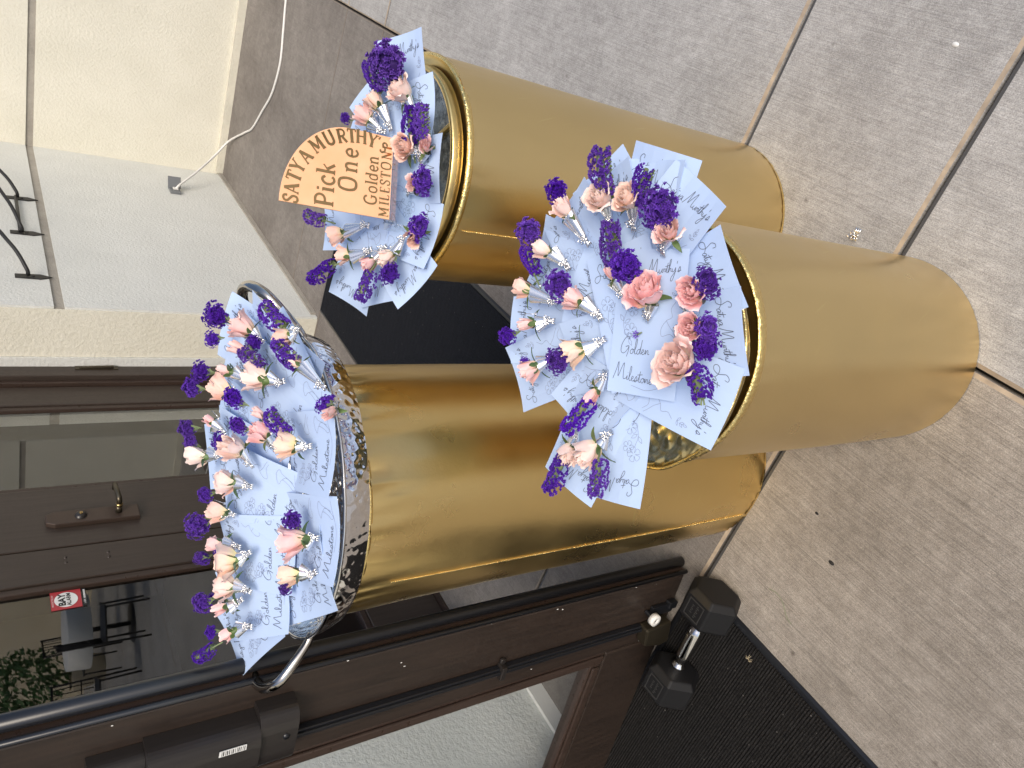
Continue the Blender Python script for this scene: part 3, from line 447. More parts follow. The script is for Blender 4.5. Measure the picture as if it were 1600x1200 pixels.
# far paving beyond the patio
for a, b, c, d in ((-60, -4.5, -60, 60), (8, 60, -60, 60), (-4.5, 8, -60, -7)):
    slab(a, b, c, d, 'conc_light')

# ---------------------------------------------------------------- stucco walls
GZ = 1.262
t = thing('stucco_wall', 'cream stucco wall standing farthest back, crossed by one grey groove above its pale curb', 'wall', (5.87, 0, 0))
def wallpart(name, box, m, p, z=0):
    b = MB(); o = p.location
    b.box(box[0] - o.x, box[1] - o.x, box[2] - o.y, box[3] - o.y, box[4], box[5]); return b.build(name, M[m], p)
wallpart('lower_wall', (5.87, 6.1, -1.6, 2.3, 0, GZ - .022), 'stucco', t)
wallpart('upper_wall', (5.87, 6.1, -1.6, 2.3, GZ + .022, 3.2), 'stucco', t)
wallpart('groove', (5.879, 6.1, -1.6, 2.3, GZ - .022, GZ + .022), 'joint_grey', t)
wallpart('curb', (5.845, 5.868, -1.6, 1.90, 0, .055), 'curb', t)
t = thing('stucco_pier', 'pale skylit-coloured stucco side wall beside the door, carrying the iron basket and the cable box', 'wall', (3.57, 1.915, 0))
wallpart('lower_wall', (3.57, 5.868, 1.915, 2.6, 0, GZ - .022), 'stucco_skylit', t)
wallpart('upper_wall', (3.57, 5.868, 1.915, 2.6, GZ + .022, 3.2), 'stucco_skylit', t)
wallpart('groove', (3.575, 5.878, 1.923, 2.6, GZ - .022, GZ + .022), 'joint_grey', t)
wallpart('curb', (3.60, 5.845, 1.902, 1.913, 0, .03), 'joint_grey', t)
# corner beads, and end face towards the door, sunlight put into its warmer colour
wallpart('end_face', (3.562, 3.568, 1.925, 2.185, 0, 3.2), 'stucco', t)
wallpart('edge_trim', (3.552, 3.568, 2.187, 2.235, 0, 3.2), 'stucco_skylit', t)
t = thing('hinge_pier', 'pale stucco pier seen through the glass of the propped open door', 'wall', (1.0, 2.1, 0))
wallpart('lower_wall', (.80, 1.38, 2.02, 2.6, 0, 3.2), 'stucco_skylit', t)
wallpart('curb', (.80, 1.38, 2.005, 2.018, 0, .06), 'white_plastic', t)

# ---------------------------------------------------------------- building interior behind the glass
t = thing('room_interior', 'dark room seen dimly through the closed door glass', 'room', (2, 4, 0))
for n, b, m in (('floor', (-.6, 5.8, 2.62, 6.5, -.02, 0.004), 'interior_floor'), ('back_wall', (-.6, 5.8, 6.5, 6.6, 0, 3.2), 'interior'), ('side_wall', (-.7, -.6, 2.6, 6.5, 0, 3.2), 'interior'),
                ('side_wall', (5.8, 5.9, 2.6, 6.5, 0, 3.2), 'interior'), ('ceiling', (-.7, 6.1, 2.3, 6.6, 3.2, 3.3), 'interior')): wallpart(n, b, m, t)
t = thing('facade_wall', 'stucco wall above and left of the brown doors', 'wall', (1, 2.4, 0))
wallpart('lintel', (-.25, 3.57, 2.28, 2.6, 2.35, 3.2), 'stucco', t)
wallpart('left_wall', (-2.6, -.25, 2.1, 2.6, 0, 3.2), 'stucco', t)

# ---------------------------------------------------------------- closed brown door, glazed
FY = 2.28
def leafbox(name, x0, x1, z0, z1, p, m='brown', d=0, th=.045, bev=.004):
    b = MB(); o = p.location; b.box(x0 - o.x, x1 - o.x, FY - d - o.y, FY + th - o.y, z0, z1); return b.build(name, M[m], p, bevel=bev)
t = thing('door_frame', 'dark brown wooden frame between the stucco wall and the closed glazed door', 'door frame', (3.5, FY, 0))
leafbox('jamb', 3.47, 3.568, 0, 2.35, t, 'brown', .045, .1)
leafbox('inner_jamb', 3.445, 3.468, 0, 2.35, t, 'brown_trim', .02, .1)
leafbox('head', 1.5, 3.468, 2.27, 2.35, t, 'brown', .03, .1)
b = MB(); b.tube([(.035, -.05, 1.17), (.035, -.055, 1.02)], .0065, 8); b.box(.02, .05, -.049, -.046, 1.0, 1.19); b.build('hinge', M['bronze'], t)
t = thing('glazed_door', 'closed brown door with tall glass pane, bronze lever handle on the stile', 'door', (3.0, FY, 0)); DO = t.location
leafbox('hinge_stile', 3.29, 3.44, .012, 2.26, t); leafbox('latch_stile', 2.352, 2.69, .012, 2.26, t, 'brown', 0)
leafbox('bottom_rail', 2.692, 3.288, .012, .30, t); leafbox('top_rail', 2.692, 3.288, 2.14, 2.26, t)
for x0, x1 in ((3.262, 3.287), (2.693, 2.716)): leafbox('glazing_bead', x0, x1, .302, 2.138, t, 'brown_trim', -.008, .03, .003)
b = MB(); b.box(2.717 - DO.x, 3.261 - DO.x, .025, .031, .31, 2.13); b.build('pane', M['glass'], t)
# handle set
b = MB(); pr = [(-.037, -.16), (.037, -.16), (.037, .135), (.022, .165), (-.022, .165), (-.037, .135)]
T = Matrix.Translation((2.487 - DO.x, 0, 1.215)) @ Matrix.Rotation(R(90), 4, 'X')
b.prism(pr, .001, .024, 0, T); hp = b.build('escutcheon', M['plate'], t, bevel=.004)
b = MB(); T2 = Matrix.Translation((2.487 - DO.x, -.024, 1.262)) @ Matrix.Rotation(R(90), 4, 'X'); b.lathe([(0, .012), (.012, .012), (.019, .007), (.022, 0)], 24, mi=0, T=T2)
b.build('lock_cylinder', M['black_plastic'], hp, True)
b = MB(); b.lathe([(0, .0155), (.006, .0155), (.006, .012)], 16, T=T2); b.lathe([(0, .0165), (.002, .0165)], 8, mi=1, T=T2); b.build('keyhole', [M['brass'], M['black_print']], hp)
b = MB(); P0 = Vector((2.487 - DO.x, -.024, 1.13)); b.tube([P0, P0 + Vector((0, -.03, 0))], [.013, .011], 16); b.tube([P0 + Vector((0, -.03, 0)), P0 + Vector((0, -.042, 0))], [.0125, .0125], 16, 1)
b.tube([P0 + Vector((0, -.042, 0)), P0 + Vector((.01, -.062, .001)), P0 + Vector((.05, -.066, .004)), P0 + Vector((.098, -.062, .006)), P0 + Vector((.104, -.048, .006)), P0 + Vector((.104, -.03, .006))], [.011, .0105, .0105, .010, .009, .008], 12, 0, flat=1.0)
b.build('lever_handle', [M['bronze'], M['brass']], hp, True)
for x, z in ((2.16, 0), ): pass
# fixed glazed panel next to it
t2 = thing('glazed_side_panel', 'dark glazed panel with the red and white alarm sticker, left of the closed door', 'window', (1.9, FY, 0)); SO = t2.location
leafbox('stile', 2.18, 2.345, .012, 2.26, t2, 'brown', .0); leafbox('pier_stile', 1.51, 1.60, .012, 2.26, t2)
leafbox('bottom_rail', 1.602, 2.178, .012, .33, t2); leafbox('top_rail', 1.602, 2.178, 2.14, 2.26, t2)
leafbox('glazing_bead', 2.150, 2.177, .36, 2.138, t2, 'brown_trim', -.008, .03, .003)
leafbox('glazing_bead', 1.603, 2.177, .332, .358, t2, 'brown_trim', -.004, .03, .003)
b = MB(); b.box(1.603 - SO.x, 2.149 - SO.x, .025, .031, .36, 2.13); b.build('pane', M['glass'], t2)
for x, z in ((2.29, 1.19), (2.265, 1.19), (2.29, 1.33), (2.265, 1.33)):
    b = MB(); T3 = Matrix.Translation((x - SO.x, 0, z)) @ Matrix.Rotation(R(90), 4, 'X'); b.lathe([(0, .004), (.004, .003), (.006, 0)], 12, T=T3); b.build('screw_plug', M['brown'], t2, True)
# threshold strip
leafbox('threshold', 1.51, 3.44, 0.001, .010, t2, 'plate', .03, .1, 0)
# alarm sticker on the pane
st = thing('alarm_sticker', 'small red and white alarm sticker on the dark glass', 'sticker', (2.105, FY + .022, 1.342))
b = MB(); b.box(-.042, .042, 0, .0012, -.047, .047); b.build('backing', M['red'], st)
T3 = Matrix.Translation((0, -.0006, 0)) @ Matrix.Rotation(R(90), 4, 'X') @ Matrix.Rotation(0, 4, 'Z')
b = MB(); b.lathe([(0, .0003), (.034, .0003), (.034, 0)], 40, T=T3, sx=1.0, sy=1.06); b.build('white_oval', M['white'], st)
b = MB()
for tx, sz, x, y, off in (('BAY', .030, 0, .003, .0012), ('ALARM', .018, 0, -.014, .0006)):
    vs, fs = text_mesh(tx, sz, off); b.add([T3 @ (v + Vector((x, y, .0008))) for v in vs], fs)
vs, fs = text_mesh('PROTECTED BY', .0078); b.add([T3 @ (v + Vector((0, .0385, .0011))) for v in vs], fs, 1)
vs, fs = text_mesh('1-800', .0095); b.add([T3 @ (v + Vector((-.022, -.0595, .0011))) for v in vs], fs, 1)
for q_ in range(7): b.box(-.006 + q_ * .006, -.002 + q_ * .006, -.0021, -.0016, -.0595, -.0535, 1)
b.build('lettering', [M['black_print'], M['white']], st)
b = MB(); b.box(-.042, .042, 0, .0012, -.062, -.050); b.build('number_strip', M['black_print'], st)

# ---------------------------------------------------------------- propped open door leaf
LO = Vector((.825, 1.19, 0)); lu = Vector((-.1293, .9916, 0)); ln = Vector((-lu.y, lu.x, 0))   # ln points at the camera side
LT = Matrix(((lu.x, ln.x, 0, LO.x), (lu.y, ln.y, 0, LO.y), (0, 0, 1, 0), (0, 0, 0, 1)))
lf = thing('open_door', 'open brown door leaf held back by the dumbbell, with exit rod and black edge seal', 'door', mtx=LT)
def lb(name, s0, s1, z0, z1, m='brown_worn', d0=-.045, d1=0., p=None, bev=.004, **k):
    b = MB(); b.box(s0, s1, d0, d1, z0, z1); return b.build(name, M[m], p or lf, bevel=bev)
lb('latch_stile', .012, .232, .012, 2.2); lb('hinge_stile', .80, .95, .012, 2.2); lb('bottom_rail', .234, .798, .012, .222); lb('top_rail', .234, .798, 2.05, 2.2)
lb('edge_strip', -.004, .010, .014, 2.2, 'brown_trim', -.044, .002, bev=.002)
for s0, s1, z0, z1 in ((.234, .272, .224, 2.048), (.760, .798, .224, 2.048), (.274, .758, .224, .262), (.274, .758, 2.01, 2.048)):
    b = MB(); b.box(s0, s1, -.040, -.004, z0, z1); b.box(s0 + .006, s1 - .006, -.004, .004, z0 + .006, z1 - .006); b.build('glazing_bead', M['brown_trim'], lf, bevel=.004)
b = MB(); b.box(.274, .758, -.024, -.018, .264, 2.008); b.build('pane', M['glass_leaf'], lf)
b = MB(); b.tube([(-.017, -.022, .02), (-.017, -.022, 2.2)], .0145, 16); b.tube([(-.004, .006, .02), (-.004, .006, 2.2)], .006, 10); b.build('edge_seal', M['gasket'], lf, True)
b = MB()
def hull(z0, z1, s0, s1, d, n=10, e=.5):
    def f(u, v):
        a = math.pi * u; c = math.cos(a); sn = math.sin(a)
        return Vector(((s0 + s1) / 2 - (s1 - s0) / 2 * math.copysign(abs(c) ** e, c), d * abs(sn) ** e + .001, z0 + (z1 - z0) * v))
    b.grid(f, n * 2, 8)
    for v in (0, 1): b.add([f(i / 20, v) for i in range(21)], [tuple(range(21))])
hull(1.116, 1.188, .055, .190, .050); hull(1.1885, 1.375, .070, .185, .060); hull(1.3755, 1.46, .080, .175, .040)
dv = b.build('exit_device', M['black_plastic'], lf)
b = MB(); b.box(.088, .128, .0575, .0605, 1.215, 1.262, 1); b.box(.088, .101, .0595, .0611, 1.215, 1.262, 0)
for i in range(13):
    z = 1.2175 + i * .0033; b.box(.0895, .0995, .0605, .0614, z, z + random.choice((.0008, .0014, .0018)), 1)
b.build('barcode_label', [M['white'], M['black_print']], dv)
b = MB()
for s_, z in ((.125, 1.335), (.11, 1.138)):
    T3 = Matrix.Translation((s_, .052 if z < 1.2 else .0605, z)) @ Matrix.Rotation(R(-90), 4, 'X'); b.lathe([(.0, .002), (.006, .002), (.0065, -.004)], 16, T=T3)
b.build('screw', M['gasket'], dv, True)
b = MB(); b.box(.150, .172, .001, .016, .135, 1.128); b.box(.156, .166, .0155, .021, .135, 1.128); b.build('rod', M['gasket'], dv, bevel=.002)
b = MB(); b.box(.142, .180, .001, .026, .598, .612); b.tube([(.135, .004, .605), (.135, .012, .605)], .008, 12); b.build('rod_clip', M['black_plastic'], dv, bevel=.002)
b = MB(); b.prism([(.14, .04), (.215, .02), (.225, .05), (.21, .12), (.15, .135)], .001, .038, 0, Matrix(((1, 0, 0, 0), (0, 0, 1, 0), (0, 1, 0, 0), (0, 0, 0, 1)))); b.build('bottom_latch', M['bronze'], dv, bevel=.006)
b = MB(); T3 = Matrix.Translation((.112, .03, .125)) @ Matrix.Rotation(R(-90), 4, 'X'); b.lathe([(.004, .012), (.006, .015), (.017, .015), (.018, .0), (.004, 0)], 20, T=T3); b.build('strike_roller', M['white_plastic'], dv, True)
b = MB(); b.tube([(.112, .002, .125), (.112, .034, .125)], .006, 10); b.box(.098, .128, .001, .014, .025, .11); b.box(.09, .112, .001, .02, .02, .05); b.build('latch_bracket', M['gasket'], dv, bevel=.002)
# paint chips
b = MB()
for i in range(14):
    s_ = random.uniform(.02, .23) if i % 2 else random.uniform(.012, .03); z = random.uniform(.03, 1.5); r = random.uniform(.0006, .0017)
    T3 = Matrix.Translation((s_, .0002, z)) @ Matrix.Rotation(R(-90), 4, 'X'); b.lathe([(0, .0005), (r, .0005), (r, 0)], 6, T=T3, sy=random.uniform(1, 2.5))
o = b.build('paint_chips', M['white_plastic'], lf); o['kind'] = 'stuff'

# ---------------------------------------------------------------- mats
def floor_mat(name, label, x0, x1, y0, y1, m, ribs):
    t = thing(name, label, 'mat', ((x0 + x1) / 2, (y0 + y1) / 2, 0)); hx, hy = (x1 - x0) / 2, (y1 - y0) / 2
    b = MB(); b.bevbox(-hx, hx, -hy, hy, .001, .006, .008); b.build('border', M['gasket'], t)
    b = MB(); b.box(-hx + .02, hx - .02, -hy + .02, hy - .02, .006, .010)
    n = int((2 * hx - .05) / ribs)
    for i in range(n):
        x = -hx + .025 + i * ribs; b.add([(x, -hy + .022, .0102), (x + ribs * .3, -hy + .022, .0108), (x + ribs * .7, -hy + .022, .0108), (x + ribs, -hy + .022, .0102), (x, hy - .022, .0102), (x + ribs * .3, hy - .022, .0108), (x + ribs * .7, hy - .022, .0108), (x + ribs, hy - .022, .0102)], [(0, 1, 5, 4), (1, 2, 6, 5), (2, 3, 7, 6)])
    b.build('carpet', M[m], t)
floor_mat('door_mat', 'black ribbed entrance mat in front of the propped open door, beside the dumbbell', -.75, .79, 1.176, 2.15, 'mat_black', .0085)
floor_mat('door_mat', 'dark navy ribbed mat in front of the closed door, behind the gold plinths', 1.46, 3.55, 1.0, 1.86, 'mat_navy', .010)

# ---------------------------------------------------------------- dumbbell
DA, DB = Vector((.688, 1.165, .071)), Vector((.672, 1.440, .071)); ax = (DB - DA).normalized()
t = thing('dumbbell', 'black hexagonal dumbbell with chrome grip holding the door open', 'dumbbell', ((DA + DB) / 2 - Vector((0, 0, .071))))
zz = Vector((0, 0, 1)); sx_ = ax.cross(zz).normalized()
def hexhead(c, sgn):
    b = MB(); prof = [(.052, -.052), (.066, -.034), (.066, .034), (.052, .052)]; n = 6; vs = []
    for r, a in prof:
        for j in range(n):
            an = 2 * math.pi * j / n; vs.append(c + ax * a * .95 + sx_ * (r / math.cos(math.pi / 6) * .98) * math.cos(an) + zz * (r / math.cos(math.pi / 6) * .98) * math.sin(an) - t.location)
    fs = [(i * n + j, i * n + (j + 1) % n, (i + 1) * n + (j + 1) % n, (i + 1) * n + j) for i in range(3) for j in range(n)] + [tuple(range(n))[::-1], tuple(3 * n + j for j in range(n))]
    b.add(vs, fs); o = b.build('hex_head', M['rubber'], t, bevel=.004)
    # raised frame and number on the flat that faces the camera side
    e1 = ax; nrm = (-sx_ * math.cos(R(30)) + zz * .5).normalized() if (-sx_).dot(Vector((-1, 0, 0))) > 0 else (sx_ * math.cos(R(30)) + zz * .5).normalized()
    return o
hexhead(DA, -1); hexhead(DB, 1)
for c in (DA, DB):
    nrm = zz; e2 = ax.cross(zz) * -1
    fr = MB(); o0 = c - t.location + nrm * .0652
    T4 = Matrix(((ax.x, e2.x, nrm.x, o0.x), (ax.y, e2.y, nrm.y, o0.y), (ax.z, e2.z, nrm.z, o0.z), (0, 0, 0, 1)))
    for (x0, x1, y0, y1) in ((-.026, .026, .022, .0245), (-.026, .026, -.0245, -.022), (-.026, -.0235, -.022, .022), (.0235, .026, -.022, .022)): fr.box(x0, x1, y0, y1, -.001, .0012, 0, T4)
    for q_ in range(7): fr.box(-.018 + q_ * .0055, -.0155 + q_ * .0055, .004, .0085 + .003 * (q_ % 2), -.001, .0008, 0, T4)   # worn, unreadable marks
    for q_ in range(5): fr.box(-.013 + q_ * .0055, -.0105 + q_ * .0055, -.010, -.004 - .002 * (q_ % 2), -.001, .0008, 0, T4)
    fr.build('raised_mark', M['rubber_face'], t)
b = MB(); q = DA - t.location; Ld = (DB - DA).length
prf = [(.0, .013), (.05, .013), (.055, .019), (.062, .019), (.067, .014), (.078, .0135), (.084, .0175), (.10, .019), (Ld / 2, .0195)]
prf += [(Ld - a, r) for a, r in prf[::-1][1:]]
b.tube([q + ax * a for a, r in prf], [r for a, r in prf], 24); b.build('handle', M['silver'], t, True)

# ---------------------------------------------------------------- iron wall basket, cable box and cable
t = thing('iron_wall_bracket', 'black wrought iron basket bars with arrow shaped mounts on the side wall', 'bracket', (4.3, 1.915, 1.35)); o = t.location
for x in (4.875, 4.385, 3.865):
    b = MB(); pl = [(-.020, .075), (.020, .075), (.024, -.012), (.026, -.03), (0, -.082), (-.026, -.03), (-.024, -.012)]
    b.prism(pl, .001, .007, 0, Matrix.Translation((x - o.x, 0, 0)) @ Matrix.Rotation(R(90), 4, 'X')); b.tube([(x - o.x, -.006, 0), (x - o.x, -.011, 0)], .008, 8); b.build('mount', M['iron'], t, bevel=.002)
def arc(x, dx, d, z1=.50):
    b = MB(); b.tube(spline([(x - o.x, -.012, 0.02), (x - o.x, -.05, 0.03), (x - o.x + dx * .35, -d * .7, .09), (x - o.x + dx, -d, .22), (x - o.x + dx, -d, z1)], 6), .009, 8); b.build('bar', M['iron'], t, True)
arc(4.875, .25, .16); arc(4.385, .38, .2); arc(3.865, .28, .18)
b = MB(); b.tube([(4.875 - o.x, -.014, .03), (4.385 - o.x, -.016, .03)], .009, 8); b.tube([(4.2 - o.x, -.2, .5), (5.2 - o.x, -.2, .5)], .009, 8); b.build('rail', M['iron'], t, True)
t = thing('cable_box', 'small grey cable outlet with its flap open, low on the side wall', 'outlet', (5.34, 1.915, .44))
b = MB(); b.box(-.05, .05, -.02, -.001, -.035, .035); b.build('base', M['grey_plastic'], t, bevel=.004)
b = MB(); T3 = Matrix.Translation((.03, -.02, .03)) @ Matrix.Rotation(R(-60), 4, 'Z'); b.box(-.004, .075, -.004, 0, -.075, .01, 0, T3); b.build('flap', M['grey_plastic'], t, bevel=.002)
b = MB(); b.box(-.02, .015, -.03, -.021, -.022, .012); b.build('plug', M['white_plastic'], t, bevel=.003)
b = MB(); b.tube(spline([(5.34, 1.888, .43), (5.36, 1.86, .40), (5.50, 1.80, .27), (5.68, 1.72, .12), (5.70, 1.60, .03), (5.42, 1.44, .008), (5.27, 1.36, .007), (5.12, 1.20, .007), (4.98, 1.04, .007), (4.92, .84, .007), (4.96, .66, .007), (5.01, .48, .007), (5.06, .2, .007), (5.0, -.4, .007)], 8), .0075, 8)
tag(b.build('cable', M['white_plastic'], None, True), 'white cable running from the wall outlet across the dark concrete', 'cable')
# ---------------------------------------------------------------- gold plinths
def plinth(label, cx, cy, r, h, m, seam=None, seed=0, fold=1., hemfold=1., band_k=.5, hem=.0):
    t = thing('gold_plinth', label, 'plinth', (cx, cy, 0), 'gold covered display plinths')
    n, k = 160, 56; b = MB()
    def rad(a, z):
        e = math.exp(-(h - z) / .045) * .0035 * fold; e2 = math.exp(-z / .03) * .0022 * hemfold
        f = noise.noise(Vector((math.cos(a + z * .8) * 9 + seed, math.sin(a + z * .8) * 9, z * 3))); f2 = noise.noise(Vector((math.cos(a) * 22 + seed, math.sin(a) * 22, z * 2.)))
        big = noise.noise(Vector((math.cos(a) * 1.6 + seed * 3, math.sin(a) * 1.6, z * 2.2)))
        return r + e * (f + .7 * f2) + e2 * f2 + big * (.0019 if fold < 3 else .0028)
    b.grid(lambda u, v: Vector((rad(2 * math.pi * u, h * v) * math.cos(2 * math.pi * u), rad(2 * math.pi * u, h * v) * math.sin(2 * math.pi * u), .002 + h * v)), n, k)
    b.build('cover', M[m], t, True)
    b = MB()   # gathered, pleated band at the top edge
    def band(u, v):
        a = 2 * math.pi * u; c_, s_ = math.cos(a), math.sin(a)
        pl = noise.noise(Vector((c_ * 34 + seed, s_ * 34, seed))) + .5 * noise.noise(Vector((c_ * 80, s_ * 80, seed))); wob = noise.noise(Vector((c_ * 5 + seed, s_ * 5, 1)))
        gate = .25 + .75 * max(0, min(1, .5 + 1.6 * noise.noise(Vector((c_ * 1.5 + seed, s_ * 1.5, 7)))))
        th = -math.pi * .62 + v * math.pi * 1.3; ex = math.cos(th)
        rr = r - .002 + (.0042 + .0016 * gate * pl * band_k) * ex; z = h + .002 - .004 * band_k + (.0045 + .004 * band_k + .0012 * wob * band_k) * math.sin(th)
        return Vector((rr * c_, rr * s_, z))
    b.grid(band, 720, 9); b.build('gathered_rim', M['gold_shiny'], t, True)
    b = MB(); b.lathe([(0, h - .003), (r - .012, h - .003), (r - .006, h - .001), (r - .003, h + .001)], 96); b.build('top', M['gold'], t, True)
    if hem: b = MB(); b.grid(lambda u, v: Vector(((r + hem * (1 + noise.noise(Vector((u * 90, v, seed))))) * math.cos(2 * math.pi * u), (r + hem * (1 + noise.noise(Vector((u * 90, v, seed))))) * math.sin(2 * math.pi * u), .001 + .007 * v)), 300, 2); b.build('hem', M['gold_shiny'], t, True)
    if seam:
        a0, a1, z0, z1 = seam; b = MB(); nn = int((z1 - z0) / .0042)
        for i in range(nn):
            f = i / nn; a = R(a0 + (a1 - a0) * f); z = z0 + (z1 - z0) * f; rr = rad(a, z) + .0008
            p = Vector((rr * math.cos(a), rr * math.sin(a), z)); d = Vector((-math.sin(a), math.cos(a), 0)) * .0011
            b.tube([p - Vector((0, 0, .0017)) - d * .6, p + Vector((math.cos(a), math.sin(a), 0)) * .0012, p + Vector((0, 0, .0017)) + d * .6], [.0006, .0015, .0006], 5)
        b.build('seam_stitching', M['gold_shiny'], t, True)
    return t
plinth('shortest gold plinth at the front, satin cover, with the wavy gold bowl on top', .707, .394, .199, .717, 'gold_satin', None, 1, .8, .4, 1.2)
plinth('rear gold plinth on the right, carrying the round tray and the orange sign', 1.263, .345, .209, .913, 'gold_satin', (170, 170, .70, .90), 5, .9, .8, .5, .0014)
plinth('tallest gold plinth, shiny with a long stitched seam, under the silver bowl', .997, .898, .233, 1.079, 'gold', (172.0, 173.0, .02, 1.02), 9, 3.4, 3.4, .1, .001)

# wavy hammered gold bowl on the front plinth
t = thing('gold_bowl', 'hammered gold bowl with a wavy rim, full of cards, on the front plinth', 'bowl', (.700, .400, .722))
b = MB()
def gb(u, v):
    a = 2 * math.pi * u; wv = math.sin(a * 11 + .6 * math.sin(a * 3)) * .5 + .5 * math.sin(a * 7 + 1)
    r = .095 + .101 * math.sin(v * math.pi / 2) ** .8 + v * v * .005 * wv; z = .003 + .028 * v ** 1.7 + v ** 4 * .0065 * wv
    return Vector((r * math.cos(a), r * math.sin(a), z))
b.grid(gb, 160, 18); b.grid(lambda u, v: gb(u, v) + Vector((0, 0, -.003)) + Vector((math.cos(2 * math.pi * u), math.sin(2 * math.pi * u), 0)) * .0015, 160, 18)
b.add([gb(j / 60, 0) for j in range(60)], [tuple(range(60))]); b.build('body', M['gold_hammered'], t, True)
b = MB(); b.tube([gb(i / 160, 1) for i in range(160)], .0026, 8, closed=True); b.build('rim', M['gold_shiny'], t, True)

# round tray of the rear plinth
t = thing('round_tray', 'round antique mirror tray with gold ring under the rear cards', 'tray', (1.263, .345, .916))
b = MB(); b.lathe([(0, .006), (.176, .006), (.176, 0)], 72); b.build('mirror_base', M['mercury'], t)
b = MB(); b.lathe([(.178, 0), (.178, .018), (.180, .021), (.186, .021), (.188, .018), (.188, 0)], 96); b.build('ring', M['gold'], t, True)
for a in (R(225), R(105), R(345)):
    b = MB(); b.box(.05, .177, -.0035, .0035, .0065, .014, 0, Matrix.Rotation(a, 4, 'Z')); b.build('divider', M['gold'], t, bevel=.001)

# oval hammered silver bowl on the tallest plinth
BR = Vector((.558, -.830, 0)); BF = Vector((.830, .558, 0)); BT = Matrix(((BR.x, BF.x, 0, 1.006), (BR.y, BF.y, 0, .886), (0, 0, 1, 1.086), (0, 0, 0, 1)))
t = thing('silver_bowl', 'oval hammered silver bowl with two loop handles, heaped with cards', 'bowl', mtx=BT)
b = MB(); SA, SB = .280, .252
def sb(u, v, off=0):
    a = 2 * math.pi * u; k = .955 + .045 * math.sin(v * math.pi / 2); return Vector(((SA * k + off) * math.cos(a), (SB * (k * .97 + .03) + off) * math.sin(a), -.001 + .048 * v + .001 * noise.noise(Vector((math.cos(a) * 9, math.sin(a) * 9, v * 3)))))
b.grid(lambda u, v: sb(u, v), 140, 10); b.grid(lambda u, v: sb(u, v, -.003), 140, 10)
b.add([sb(j / 80, 0) for j in range(80)], [tuple(range(80))]); b.build('body', M['silver_hammered'], t, True)
b = MB(); b.tube([sb(i / 140, 1) for i in range(140)], .0032, 8, closed=True); b.build('rim', M['silver'], t, True)
for s_ in (1, -1):
    b = MB(); P = [(.258, -.082, .043), (.275, -.080, .052), (.305, -.078, .078), (.335, -.066, .102), (.352, -.034, .114), (.357, 0, .117), (.352, .034, .114), (.335, .066, .102), (.305, .078, .078), (.275, .080, .052), (.258, .082, .043)]
    if s_ < 0: P = [(-x, y, z * .92) for x, y, z in P]
    b.tube(spline(P, 6), [.0065 + .0038 * math.sin(math.pi * i / 60) for i in range(61)], 12); b.build('handle', M['tarnish'], t, True)

# ---------------------------------------------------------------- handwriting for the cards
G_ = {  # letter: (advance, [strokes]) ; x height = 1
 'S': (1.9, [[(1.9, 3.1), (2.0, 3.9), (1.3, 4.1), (.6, 3.3), (.8, 2.4), (1.1, 1.2), (.5, .05), (-.5, -.1), (-.9, .7), (-.3, 1.4), (1.0, 1.3), (1.9, .7)]]),
 'a': (1.15, [[(.95, .95), (.55, 1.05), (.08, .55), (.15, .05), (.5, .1), (.9, .85), (.85, .15), (1.15, .2)]]),
 't': (.7, [[(0, .25), (.35, 1.4), (.5, 2.3), (.3, .7), (.35, 0), (.7, .2)], [(-.2, 1.45), (1.1, 1.7)]]),
 'y': (1.1, [[(0, .85), (.08, .2), (.4, .05), (.8, .6), (.95, 1.0), (.75, -.5), (.2, -2.0), (-.25, -1.9), (0, -1.0), (1.1, .2)]]),
 'M': (3.0, [[(-.4, -.2), (.3, 1.8), (.8, 3.6), (.85, 1.9), (.9, .5), (1.6, 2.3), (2.2, 3.5), (2.2, 1.8), (2.3, .2), (3.0, .4)]]),
 'u': (1.1, [[(0, .9), (.0, .2), (.35, .0), (.75, .7), (.85, 1.0), (.8, .2), (1.1, .2)]]),
 'r': (.75, [[(0, .2), (.15, 1.0), (.3, .85), (.6, .95), (.5, .3), (.75, .2)]]),
 'h': (1.1, [[(0, .2), (.5, 1.9), (.65, 2.9), (.4, 2.9), (.15, 1.2), (.05, .0), (.4, .8), (.7, .9), (.75, .3), (1.1, .2)]]),
 "'": (.5, [[(.2, 2.5), (.1, 1.9)]]),
 's': (.9, [[(0, .2), (.5, 1.15), (.65, .5), (.35, -.05), (-.05, .1), (.9, .25)]]),
 'G': (2.2, [[(1.9, 2.8), (1.6, 3.5), (.8, 3.1), (0, 1.6), (.0, .3), (.7, .0), (1.5, .8), (1.8, 1.5), (1.0, 1.35)], [(1.0, 1.35), (1.8, 1.5), (1.7, .3), (1.4, -.7)]]),
 'o': (.95, [[(.5, 1.0), (.1, .6), (.15, .05), (.6, .1), (.75, .7), (.5, 1.0), (.95, .8)]]),
 'l': (.7, [[(0, .25), (.5, 1.7), (.6, 2.9), (.35, 2.8), (.15, .8), (.3, .0), (.7, .2)]]),
 'd': (1.15, [[(.85, .9), (.45, 1.0), (.05, .5), (.15, .0), (.55, .2), (.95, 1.7), (1.1, 2.9), (.9, 1.2), (.8, .15), (1.15, .2)]]),
 'e': (.8, [[(0, .3), (.4, .55), (.5, .9), (.25, 1.0), (.05, .4), (.3, .0), (.8, .25)]]),
 'n': (1.1, [[(0, .2), (.15, 1.0), (.15, .1), (.5, .85), (.75, .85), (.75, .15), (1.1, .2)]]),
 'i': (.6, [[(0, .3), (.25, .95), (.2, .15), (.6, .25)], [(.35, 1.5), (.42, 1.62)]]),
 ' ': (.8, [])}
